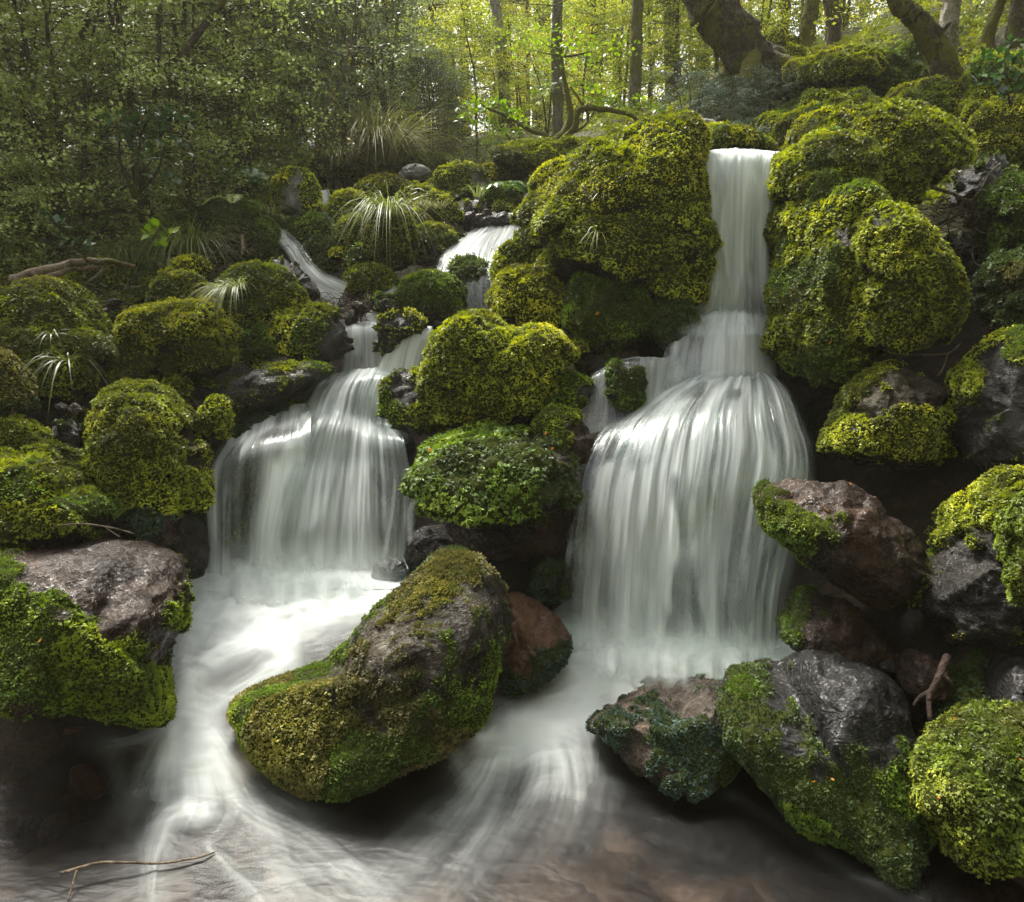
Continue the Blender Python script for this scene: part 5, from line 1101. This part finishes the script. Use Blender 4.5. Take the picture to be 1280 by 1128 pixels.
def shrub_proto(seed, h, spread, ncl, per, L, R, leaf, bark, stems=3, low=.1, lean=0.0, tone=.5, tw=.006, flat=.35, top=.55):
    g = np.random.default_rng(seed)
    root = empty('bush', (0, 0, -50))
    allc, st = [], []
    for s in range(stems):
        a = g.uniform(0, 6.28); ex = spread * .55 * g.uniform(.3, 1)
        pts = smooth_path([(0, 0, -.25), (.25 * ex * np.cos(a), .25 * ex * np.sin(a), h * .35), (.6 * ex * np.cos(a + .3), .6 * ex * np.sin(a + .3), h * .7), (ex * np.cos(a), ex * np.sin(a), h)], 18)
        pts[:, :2] += g.normal(0, .012 * h, (18, 2)).cumsum(0) * .35
        st.append(tube(pts, np.linspace(.011 * h, .002 * h, 18), 6, .2, seed + s)); allc.append(pts)
    P = np.concatenate(allc)
    zz = h * (low + (1 - low) * g.random(ncl) ** .85)
    k = np.array([g.choice(np.nonzero(np.abs(P[:, 2] - z) < h * .12)[0]) for z in zz])
    rr = spread * np.sqrt(g.random(ncl)) * np.interp(zz / h, [0, .3, .7, 1], [.7, 1, .9, top * .5]); a = g.uniform(0, 6.28, ncl)
    C = P[k] * (1, 1, 0) + np.stack([rr * np.cos(a), rr * np.sin(a), zz], 1)
    C[:, 2] += .12 * rr
    V, T = join(st); t = mk('stems', V, T, BARK[bark], parent=root)
    V, T = woody(P, np.full(len(P), .02 * h), C, g, tw); mk('branches', V, T, BARK[bark], parent=root)
    V, T, v = foliage(C, R * g.uniform(.6, 1.3, ncl), per, L, flat, g=g, tone=tone, tv=.24)
    mk('leaves', V, T, LEAF[leaf], parent=root, attrs={'v': v}, smooth=False)
    return root
def place(proto, x, y, rz, s, label, cat, group, name, first=[]):
    if proto.name in first:
        r = proto.copy(); COL.objects.link(r)
        for c in list(proto.children):
            d = c.copy(); COL.objects.link(d); d.parent = r
    else:
        r = proto; first.append(proto.name)
    KEEP.setdefault(proto.name, proto)
    if r is not proto: r.name = name
    r.location = (x, y, float(gz(np.array([x]), np.array([y]))[0]) - .05); r.rotation_euler = (0, 0, rz); r.scale = (s, s, s * random.uniform(.92, 1.1))
    tag(r, label, cat, group)
    return r
KEEP = {}
def px_x(px, Y): return (px - CXP) / FPX * Y * 1.0

# prototypes
dark_a = shrub_proto(1, 2.7, 1.05, 170, 72, .036, .22, 'shrub', 'brown', 4, .05, tone=.42)
dark_b = shrub_proto(2, 3.2, 1.15, 170, 72, .034, .24, 'shrub', 'brown', 3, .10, tone=.5)
grey_a = shrub_proto(3, 2.6, .95, 200, 80, .036, .19, 'grey', 'twig', 5, .05, tone=.45)
beech_a = shrub_proto(4, 4.2, 1.35, 140, 80, .055, .38, 'beech', 'brown', 1, .08, tone=.5, tw=.009, flat=.22)
beech_b = shrub_proto(5, 4.8, 1.5, 135, 80, .060, .42, 'golden', 'brown', 2, .10, tone=.5, tw=.009, flat=.22)
beech_c = shrub_proto(6, 3.4, 1.2, 130, 75, .042, .30, 'beech', 'mossy', 2, .04, tone=.42, tw=.008, flat=.25)
blue_a = shrub_proto(7, 1.25, .55, 130, 70, .020, .13, 'blue', 'brown', 4, .05, tone=.5, tw=.004)
for p in (dark_a, dark_b, grey_a, beech_a, beech_b, beech_c, blue_a): KEEP[p.name] = p

g = np.random.default_rng(21)
LD, LG, LB, LS, LR = 'dark shrubs crowding the left bank', 'grey green shrubs between bank and forest', 'young beeches of the lit forest', 'low beech saplings on the forest floor', 'shaded beeches behind the right slope'
def scatter(protos, spots, label, cat, group, name):
    for i, (px, Y, s) in enumerate(spots):
        place(protos[i % len(protos)], px_x(px, Y), Y, g.uniform(0, 6.28), s * g.uniform(.92, 1.1), label, cat, group, name)
scatter([dark_a, dark_b], [(-90, 6.0, 1.0), (10, 6.4, 1.0), (110, 6.3, .95), (205, 6.9, 1.05), (60, 7.2, 1.15), (-40, 7.6, 1.2), (150, 7.9, 1.2), (255, 7.8, 1.05), (320, 8.6, 1.15), (230, 9.0, 1.25), (100, 9.2, 1.35), (-20, 9.6, 1.4), (-130, 7.0, 1.2), (10, 11, 1.5), (140, 11, 1.5), (-110, 10, 1.4), (-60, 5.2, .75)],
        'dense dark small-leaved shrub in the thicket filling the left bank', 'shrub', LD, 'shrub')
scatter([grey_a], [(340, 9.6, 1.15), (285, 10.2, 1.25), (395, 10.4, 1.2), (440, 11.2, 1.2), (370, 11.6, 1.4), (500, 12, 1.15), (310, 12, 1.5), (560, 12.2, .75), (420, 13, 1.5)],
        'greyish green small-leaved shrub between the left thicket and the lit forest', 'shrub', LG, 'shrub')
scatter([beech_c, beech_a], [(520, 13.5, .75), (600, 12.5, .62), (650, 13, .7), (720, 12.2, .62), (770, 12.5, .7), (830, 12, .75), (880, 11.5, .7), (560, 15, .8), (690, 15.5, .8), (800, 14.5, .85), (460, 15, .9), (740, 17, .9), (620, 17.5, .9), (860, 16, .9)],
        'low young beech with flat leaf layers on the lit forest floor', 'sapling', LS, 'sapling')
scatter([beech_b, beech_a], [(430, 17, 1.1), (500, 18, 1.1), (580, 20, 1.2), (660, 19, 1.15), (730, 20.5, 1.2), (800, 18.5, 1.1), (860, 20, 1.2), (540, 24, 1.4), (620, 26, 1.5), (700, 25, 1.4), (780, 26, 1.5), (470, 24, 1.4), (850, 24, 1.4), (390, 20, 1.3), (340, 17, 1.3), (280, 15, 1.3), (910, 22, 1.3), (180, 14, 1.35), (60, 14, 1.35), (-60, 13, 1.4)],
        'slender sunlit golden green beech in the forest behind the stream', 'tree', LB, 'beech_tree')
LK = 'tall beeches added out of view for shade'  # unseen trees added behind and beside the camera to block low sky light
for i, (x, y, s_) in enumerate([(-9, -3, 1.9), (-6, -6, 2.0), (-2.5, -7.5, 2.1), (1.5, -7, 2.0), (5, -6, 2.1), (8, -3.5, 2.0), (9, 0, 1.9), (6.5, 2.2, 1.5), (-3, -11, 2.3), (3, -11, 2.3), (0, -9, 2.2)]):
    place((beech_b, beech_a)[i % 2], x, y, i * 1.3, s_, 'tall leafy beech out of view, added to shade the pool', 'tree', LK, 'beech_tree')
scatter([beech_c, beech_a], [(920, 13, .7), (970, 14, .85), (1020, 13, .7), (1075, 14, .8), (1130, 13.5, .8), (1180, 13, .85), (1240, 12.5, .85), (1300, 12, .9), (1000, 17, 1.1), (1080, 18, 1.2), (1160, 17, 1.1), (1250, 17, 1.2), (1330, 15, 1.2), (950, 18, 1.1), (1285, 9.5, .6)],
        'shaded beech with thin layered leaves behind the mossy right slope', 'tree', LR, 'beech_tree')
blue_spots = [(885, 7.0, .62, 'bushy blue-green sapling standing left of the dark hollow bank'), (928, 7.3, .6, 'feathery blue-green sapling in front of the big leaning trunk'), (850, 7.6, .7, 'blue-green shrub rising behind the flat grey stone'), (912, 6.2, .42, 'tiny blue-green shrub beside the brink of the right fall'), (545, 11.3, 1.0, 'dull blue-green bush right of the great drooping tussock')]
for px, Y, s, lb in blue_spots: place(blue_a, px_x(px, Y), Y, g.uniform(0, 6), s, lb, 'shrub', None, 'shrub')
beech_a.name = 'beech_tree'; beech_b.name = 'beech_tree'; beech_c.name = 'sapling'; dark_a.name = dark_b.name = grey_a.name = blue_a.name = 'shrub'

# ------------------------------------------------------------------ single trees the photo picks out, traced bottom to top
def tree(label, pts, r0, r1, bark, top=3.0, crown='beech', ncl=26, limbs=(), cr=1.5, roots=0, name='tree', snap=False):
    h = hit(pts[0][0], pts[0][1] + 6, 5.2, 24) if snap else None
    if h: pts = [(a_, b_, min(h + .1, c_)) for a_, b_, c_ in pts]
    W = np.array([at(*p) for p in pts]); Y = W[:, 1].mean()
    d = unit(W[-1] - W[-2]); d = unit(d * .6 + (0, 0, .6))
    W = np.concatenate([W, [W[-1] + d * top * .5, W[-1] + d * top * .5 + (0, 0, top * .5)]])
    n = 90; S = smooth_path(W, n)
    k = (len(pts) - 1) / (len(W) - 1); t = np.linspace(0, 1, n)
    rad = np.interp(t, [0, .08, k, 1], [r0 * 1.25, r0, r1, r1 * .4]) * Y / FPX
    S = S + (fbm(S * .9 + len(label), 2)[:, None] * (.35 * rad[:, None]) * (1, .5, 0))
    base = S[0] - (0, 0, .15); root = empty(name, base); tag(root, label, 'tree')
    V, T = tube(np.concatenate([[base], S]), np.r_[rad[0] * 1.5, rad], 24, .24, len(label)); mk('trunk', V, T, BARK[bark], parent=root, loc=base)
    gg = np.random.default_rng(len(label) * 7 + int(pts[0][0]))
    hi = S[int(n * .72):]
    for li, (lp, a, b) in enumerate(limbs):
        Wl = np.array([at(*p) for p in lp]); Sl = smooth_path(Wl, 20)
        Sl = Sl + fbm(Sl * 4, 2)[:, None] * .02
        V, T = tube(Sl, np.linspace(a, b, 20) * Y / FPX, 8, .3, li); mk('limb', V, T, BARK[bark], parent=root, loc=base)
    for rI in range(roots):
        aa = rI * 6.28 / roots + .4; e = rad[0] * 2.1
        V, T = tube(smooth_path([S[1] + (.4 * rad[0] * math.cos(aa), .4 * rad[0] * math.sin(aa), .1), S[0] + (.55 * e * math.cos(aa), .55 * e * math.sin(aa), .02), S[0] + (e * math.cos(aa), e * math.sin(aa), -.22)], 10), np.linspace(rad[0] * .42, rad[0] * .14, 10), 10, .3, rI)
        mk('root', V, T, BARK['mossy'], parent=root, loc=base)
    if ncl:
        C = hi[gg.integers(len(hi), size=ncl)] + gg.normal(0, 1, (ncl, 3)) * (cr * .6, cr * .6, cr * .28)
        V, T = woody(S, rad, C, gg, .012); mk('branches', V, T, BARK[bark], parent=root, loc=base)
        V, T, v = foliage(C, gg.uniform(.3, .6, ncl), 70, .05, .22, g=gg); mk('crown', V, T, LEAF[crown], parent=root, loc=base, attrs={'v': v}, smooth=False)
    return root
tree('massive leaning old trunk with mossy right flank at the top right of the fall', [(945, 96, 8.3), (922, 55, 8.3), (897, 20, 8.3), (874, -20, 8.3)], 27, 22, 'old', 3.5, roots=5, ncl=34, snap=True)
tree('broken dark leaning trunk with peeling bark on the right slope', [(1190, 120, 6.9), (1176, 70, 6.9), (1148, 28, 6.9), (1118, -10, 6.9)], 15, 10, 'old', 2.2, roots=4, ncl=16, limbs=[([(1160, 48, 6.9), (1175, 40, 6.9), (1188, 28, 6.9)], 5, 2)], snap=True)
tree('pale lichen-covered trunk left of the bright leaved branch', [(632, 150, 13), (628, 110, 13), (626, 60, 13), (618, 0, 13), (612, -30, 13)], 7, 5, 'pale', 3)
tree('dark straight trunk in the centre of the lit forest', [(697, 190, 11.5), (697, 120, 11.5), (694, 50, 11.5), (698, -15, 11.5)], 6.5, 5, 'lichen', 3)
tree('dark mossy trunk behind the right end of the arching branch', [(792, 170, 11), (793, 110, 11), (795, 50, 11), (797, -15, 11)], 7, 6, 'lichen', 3)
tree('dark bent sapling trunk leaning through the lit forest', [(564, 135, 15), (552, 100, 15), (545, 55, 15), (538, 0, 15), (536, -20, 15)], 5, 4, 'brown', 3, cr=1.2)
tree('pale slim trunk at the left of the lit forest', [(463, 150, 18), (464, 80, 18), (463, 20, 18), (461, -20, 18)], 5, 4.5, 'pale', 4)
tree('whitish trunk stub glimpsed in the top left thicket', [(86, 120, 10.5), (85, 60, 10.5), (86, 10, 10.5), (88, -20, 10.5)], 5, 4, 'pale', 2.5, ncl=14)
tree('thin dark pole stem in the left thicket', [(112, 110, 7.0), (100, 60, 7.0), (110, 20, 7.0), (120, -15, 7.0)], 3.4, 2.6, 'brown', 1.5, ncl=8, crown='shrub', cr=.8)
tree('dark forked shrub stem slanting through the left thicket', [(205, 150, 6.9), (218, 100, 6.9), (235, 62, 6.9), (262, 25, 6.9), (285, -10, 6.9)], 4.5, 3, 'brown', 1.4, ncl=12, crown='shrub', cr=.9, limbs=[([(193, 140, 6.9), (196, 80, 6.9), (200, 20, 6.9), (202, -15, 6.9)], 3, 2)])
tree('thin stem leaning right above the rusty fern', [(392, 215, 8.8), (398, 170, 8.8), (410, 130, 8.8), (428, 95, 8.8)], 2.6, 1.6, 'twig', 1.2, ncl=10, crown='grey', cr=.8)
tree('dark trunk right of the centre half hidden by leaves', [(846, 130, 13), (842, 70, 13), (840, 20, 13), (838, -20, 13)], 9, 8, 'mossy', 3)
tree('slim mossy trunk left of the massive leaning trunk', [(770, 140, 16), (772, 80, 16), (768, 30, 16), (770, -20, 16)], 5, 4, 'brown', 3)
tree('dark slim trunk right of the massive leaning trunk', [(1012, 62, 12), (1010, 35, 12), (1014, 10, 12), (1016, -20, 12)], 9, 8, 'mossy', 3, snap=True)
tree('pair-like thick shaded trunk on the right slope', [(1040, 60, 12.5), (1042, 35, 12.5), (1038, 5, 12.5), (1040, -20, 12.5)], 8, 7, 'brown', 3, snap=True)
tree('whitish trunk behind the broken dark trunk', [(1186, 60, 12), (1187, 30, 12), (1190, 0, 12), (1191, -20, 12)], 10, 9, 'pale', 3, snap=True)
tree('mossy slanted trunk near the top right corner', [(1232, 62, 9.5), (1238, 35, 9.5), (1248, 5, 9.5), (1256, -20, 9.5)], 7, 5, 'mossy', 2.5, snap=True)
tree('dark trunk in the top right corner', [(1268, 60, 10.5), (1270, 30, 10.5), (1274, 0, 10.5), (1276, -20, 10.5)], 9, 8, 'brown', 2.5, snap=True)
tree('thin trunk between the two shaded right trunks', [(975, 60, 15), (982, 30, 15), (984, 0, 15), (985, -20, 15)], 4.5, 4, 'brown', 3, snap=True)
gnarl = tree('small mossy gnarled tree with an arching branch and bright leaves', [(688, 205, 9.0), (694, 180, 9.0), (706, 165, 9.0), (712, 140, 9.0), (704, 95, 9.0)], 7, 2.2, 'mossy', .6, ncl=6, cr=.4, crown='lime',
             limbs=[([(694, 184, 9), (718, 160, 8.9), (724, 137, 8.9), (755, 137, 8.8), (790, 144, 8.8), (800, 158, 8.8)], 4.2, 2.0), ([(692, 178, 9), (660, 160, 9), (630, 146, 9), (600, 130, 9)], 3, 1.2), ([(688, 195, 9), (655, 190, 8.9), (640, 178, 8.9), (633, 166, 8.9)], 2.6, 1.2), ([(700, 175, 9), (735, 150, 9.1), (712, 110, 9.1)], 2, 1)], name='gnarled_tree')
# its bright leaf sprays
def sprays(name, parent, spots, L, per, R, mat, flat=.4, wid=.36, seed=4):
    gg = np.random.default_rng(seed)
    C = np.array([at(*s) for s in spots])
    V, T, v = foliage(C, R * gg.uniform(.7, 1.2, len(C)), per, L, flat, wid, gg)
    return mk(name, V, T, LEAF[mat], parent=parent, loc=(np.array(parent.location) if parent else C[0]), attrs={'v': v}, smooth=False)
sprays('leaf_sprays', gnarl, [(585, 128, 9), (600, 135, 9), (618, 132, 9), (640, 140, 9), (606, 152, 8.9), (625, 158, 8.9), (615, 172, 8.9), (640, 165, 8.9), (590, 140, 9), (650, 150, 9), (628, 185, 8.9), (738, 112, 9), (746, 125, 8.9), (760, 118, 8.9), (775, 130, 8.8), (730, 105, 9), (810, 128, 8.8), (825, 140, 8.8), (680, 110, 9)], .062, 34, .17, 'lime')
def leafy_bush(label, stems, spots, L, per, R, mat, r=2.2, cat='bush', wid=.36):
    base = at(*stems[0][0]); root = empty('leafy_bush', base); tag(root, label, cat)
    parts = [tube(smooth_path([at(*p) for p in s], 14), np.linspace(r, r * .4, 14) * s[0][2] / FPX, 6, .2) for s in stems]
    V, T = join(parts); mk('stems', V, T, BARK['brown'], parent=root, loc=base)
    sprays('leaves', root, spots, L, per, R, mat, wid=wid, seed=int(stems[0][0][0]))
leafy_bush('glossy broad-leaved bush in front of the left thicket', [[(168, 248, 6.0), (172, 205, 5.95), (178, 165, 5.9), (190, 145, 5.85)], [(168, 248, 6.0), (150, 200, 5.9), (150, 165, 5.85)], [(168, 248, 6.0), (196, 215, 5.9), (205, 185, 5.85)]],
           [(190, 146, 5.8), (205, 152, 5.8), (222, 148, 5.8), (178, 160, 5.85), (160, 158, 5.8), (150, 172, 5.8), (200, 170, 5.8), (222, 180, 5.8), (175, 180, 5.85), (188, 195, 5.8), (205, 222, 5.75), (148, 150, 5.8), (228, 142, 5.8), (195, 138, 5.8)], .06, 22, .12, 'broad')
leafy_bush('small pale-leaved seedling under the wide sedge', [[(190, 300, 5.2), (196, 290, 5.2), (200, 284, 5.2)]], [(186, 290, 5.2), (200, 286, 5.2), (210, 294, 5.2), (196, 298, 5.2)], .065, 7, .06, 'lime', 1.2, 'seedling')
leafy_bush('round-leaved seedling at the far left under the shrubs', [[(90, 312, 5.0), (95, 302, 5.0), (100, 298, 5.0)]], [(85, 300, 5.0), (100, 302, 5.0), (110, 306, 5.0), (72, 278, 5.1), (66, 270, 5.1)], .065, 7, .06, 'broad', 1.2, 'seedling')
leafy_bush('small leafy sapling at the right edge above the mossy knoll', [[(1262, 130, 5.0), (1258, 100, 5.0), (1255, 70, 5.0)], [(1262, 130, 5.0), (1275, 105, 5.0), (1285, 80, 5.0)]], [(1240, 78, 5.0), (1252, 70, 5.0), (1262, 84, 5.0), (1250, 95, 5.0), (1238, 102, 5.0), (1270, 68, 5.0), (1280, 90, 5.0), (1262, 108, 5.0), (1228, 90, 5.0), (1276, 50, 5.0)], .06, 12, .10, 'broad', 1.3)
leafy_bush('bare-stemmed sapling with sparse leaves on the lit forest floor', [[(684, 195, 9.6), (682, 150, 9.6), (676, 110, 9.6), (666, 80, 9.6)], [(684, 180, 9.6), (688, 130, 9.6), (690, 100, 9.6)]], [(666, 82, 9.6), (676, 105, 9.6), (690, 100, 9.6), (658, 92, 9.6), (682, 120, 9.6)], .06, 14, .15, 'grey', 1.5, 'sapling')
def fern(label, px, py, Y, n, L, seed, tone='broad'):
    gg = np.random.default_rng(seed); base = at(px, py, Y); root = empty('fern', base); tag(root, label, 'fern')
    for k in range(n):
        a = gg.uniform(0, 6.28); o = np.array((math.cos(a), math.sin(a) - .25, 0)); l = L * gg.uniform(.7, 1.1)
        S = smooth_path([base, base + o * l * .4 + (0, 0, l * .35), base + o * l * .85 + (0, 0, l * .28), base + o * l * 1.1 + (0, 0, l * .02)], 26)[3:]
        t = np.linspace(0, 1, len(S)); side = unit(np.cross(np.gradient(S, axis=0), (0, 0, 1.)))
        pl = l * .30 * np.sin(np.pi * np.clip(t * .92 + .08, 0, 1)) ** .8
        P = np.concatenate([S, S]); Dv = unit(np.concatenate([side, -side]) + np.tile(unit(np.gradient(S, axis=0)), (2, 1)) * .45 - (0, 0, .2)); Sd = np.tile(unit(np.gradient(S, axis=0)), (2, 1))
        V, T = kites(P, Dv, Sd, np.tile(pl, 2), np.full(len(P), l * .022), .2)
        mk('frond', V, T, LEAF[tone], parent=root, loc=base, attrs={'v': np.full(len(V), .5 + gg.normal(0, .12))}, smooth=False)
fern('green fern spilling over the stone above the upper cascade', 632, 240, 6.95, 9, .24, 3)
fern('small fern on the mossy ledge at the left of the upper stream', 318, 232, 7.0, 9, .34, 5)
fern('fern among the shaded left bank moss', 300, 262, 6.3, 8, .26, 8, 'shrub')

# ------------------------------------------------------------------ far wood: one mass of leaves, and its trunks
gg = np.random.default_rng(77)
n = 1700
X = gg.uniform(-1, 1, n); Yv = 27 + 23 * gg.random(n) ** .8; X = X * Yv * .85
C = np.stack([X, Yv, gz(X, Yv) + .2 + 11.5 * gg.random(n) ** 1.1], 1)
V, T, v = foliage(C, gg.uniform(.6, 1.3, n), 46, .17, .25, .4, gg, tone=.55, tv=.2)
far = mk('far_wood', V, T, LEAF['golden'], attrs={'v': v}, smooth=False); tag(far, 'hazy golden green wood closing the view behind the trees', 'wood', kind='stuff')
parts = []
for k in range(60):
    y = gg.uniform(24, 46); x = gg.uniform(-.75, .75) * y; z = float(gz(np.array([x]), np.array([y]))[0]); l = gg.normal(0, .6)
    parts.append(tube(smooth_path([(x, y, z - .3), (x + l * .3, y, z + 5), (x + l, y, z + 11)], 8), np.linspace(.2, .09, 8) * gg.uniform(.7, 1.5), 7, .2, k))
V, T = join(parts); tw = mk('far_wood_stems', V, T, BARK['brown']); tag(tw, 'far off tree stems lost in the hazy wood', 'wood', kind='stuff')
# low ground cover between the shrubs
n = 1500
Yv = 5.4 + 9 * gg.random(n); X = (gg.uniform(-.75, .85, n)) * Yv
ok = (np.abs(X + .3) > .0) & ~((X > -2.3) & (X < 1.6) & (Yv < 8.8))
X, Yv = X[ok], Yv[ok]; C = np.stack([X, Yv, gz(X, Yv) + gg.uniform(.02, .18, len(X))], 1)
V, T, v = foliage(C, gg.uniform(.08, .22, len(C)), 30, .038, .4, .34, gg, tone=.4)
tag(mk('undergrowth', V, T, LEAF['shrub'], attrs={'v': v}, smooth=False), 'low leafy undergrowth covering the forest floor', 'undergrowth', kind='stuff')

# moss carpet over the right slope and the banks
def carpet(x0, x1, y0, y1, nt, lf, mat, seed, keep):
    g = np.random.default_rng(seed)
    xs = np.linspace(x0, x1, 130); ys = np.linspace(y0, y1, 130)
    X, Y_ = np.meshgrid(xs, ys); Z = gz(X, Y_) + .01
    q = np.stack([X, Y_, X * 0], -1).reshape(-1, 3)
    Z = Z + (.10 * np.maximum(0, 1 - np.abs(fbm(q * 1.6 + seed, 3)) * 2)).reshape(X.shape)
    V = np.stack([X, Y_, Z], -1).reshape(-1, 3); T = grid_tris(*X.shape); N = vnormals(V, T)
    m = sstep(-.35, .1, fbm(q * .9 + 5, 4)) * keep(V)
    r = moss_blades(V, T, N, m, lf, .42, .8, .8, .3, 4, .27, nt)
    tag(mk('moss_carpet', r[0], r[1], mat, attrs={'v': r[2]}, smooth=False, mat2=MOSS['yellow'], sel=r[3]), 'carpet of olive moss over the forest floor', 'moss', kind='stuff')
carpet(.9, 7.5, 5.2, 13, 42000, .034, MOSS['olive'], 3, lambda V: 1.0)
carpet(-5.5, -1.6, 4.3, 9, 16000, .028, MOSS['olive'], 9, lambda V: sstep(-1.4, -2.2, V[:, 0]))

# ------------------------------------------------------------------ air, light, camera
def haze():
    bpy.ops.mesh.primitive_cube_add(size=1)
    o = bpy.context.object; o.name = 'haze'
    lo_ = min(LOWEST, -.5) - 1.0; o.scale = (190, 112, 46 - lo_); o.location = (0, 36, (46 + lo_) / 2)
    k = NT('haze_air')
    v = k.n('ShaderNodeVolumePrincipled', {'Color': (.97, .93, .74, 1), 'Density': HAZE, 'Anisotropy': .3}).outputs[0]
    k.t.links.new(v, k.out.inputs['Volume'])
    o.data.materials.append(k.m); tag(o, kind='stuff')
HAZE = .0014
haze()
SUN = np.array((-.30, .52, .80)); SUN /= np.linalg.norm(SUN)
el = math.asin(SUN[2]); az = math.atan2(SUN[0], SUN[1])
w = bpy.data.worlds.new('World'); SC.world = w; w.use_nodes = True
nt = w.node_tree; nt.nodes.clear()
sky = nt.nodes.new('ShaderNodeTexSky'); sky.sky_type = 'NISHITA'; sky.sun_disc = False; sky.sun_elevation = el; sky.sun_rotation = az
sky.air_density = 1.0; sky.dust_density = 4.0; sky.ozone_density = .6
hs = nt.nodes.new('ShaderNodeHueSaturation'); hs.inputs['Saturation'].default_value = .32
bg = nt.nodes.new('ShaderNodeBackground'); bg.inputs['Strength'].default_value = .125
wo = nt.nodes.new('ShaderNodeOutputWorld')
nt.links.new(sky.outputs[0], hs.inputs['Color']); nt.links.new(hs.outputs[0], bg.inputs['Color']); nt.links.new(bg.outputs[0], wo.inputs['Surface'])
ld = bpy.data.lights.new('sun', 'SUN'); ld.energy = 3.9; ld.angle = math.radians(22); ld.color = (1.0, .96, .86)
lo = bpy.data.objects.new('sun', ld); COL.objects.link(lo)
from mathutils import Vector
lo.rotation_euler = Vector(SUN).to_track_quat('Z', 'Y').to_euler()
cd = bpy.data.cameras.new('camera'); cam = bpy.data.objects.new('camera', cd); COL.objects.link(cam)
cd.sensor_width = 36; cd.sensor_fit = 'HORIZONTAL'; cd.lens = FPX / 1280 * 36; cd.clip_start = .05; cd.clip_end = 400
cam.location = (0, 0, CAMH); cam.rotation_euler = (math.radians(90) - PITCH, 0, 0)
SC.camera = cam
SC.view_settings.view_transform = 'Standard'; SC.view_settings.look = 'None'; SC.view_settings.gamma = 1; SC.view_settings.exposure = 1.6
SC.render.engine = 'CYCLES'
cy = SC.cycles
cy.use_denoising = True
cy.max_bounces = 8; cy.diffuse_bounces = 3; cy.glossy_bounces = 3; cy.transmission_bounces = 6; cy.volume_bounces = 1; cy.transparent_max_bounces = 24
cy.volume_step_rate = 4; cy.sample_clamp_indirect = 6
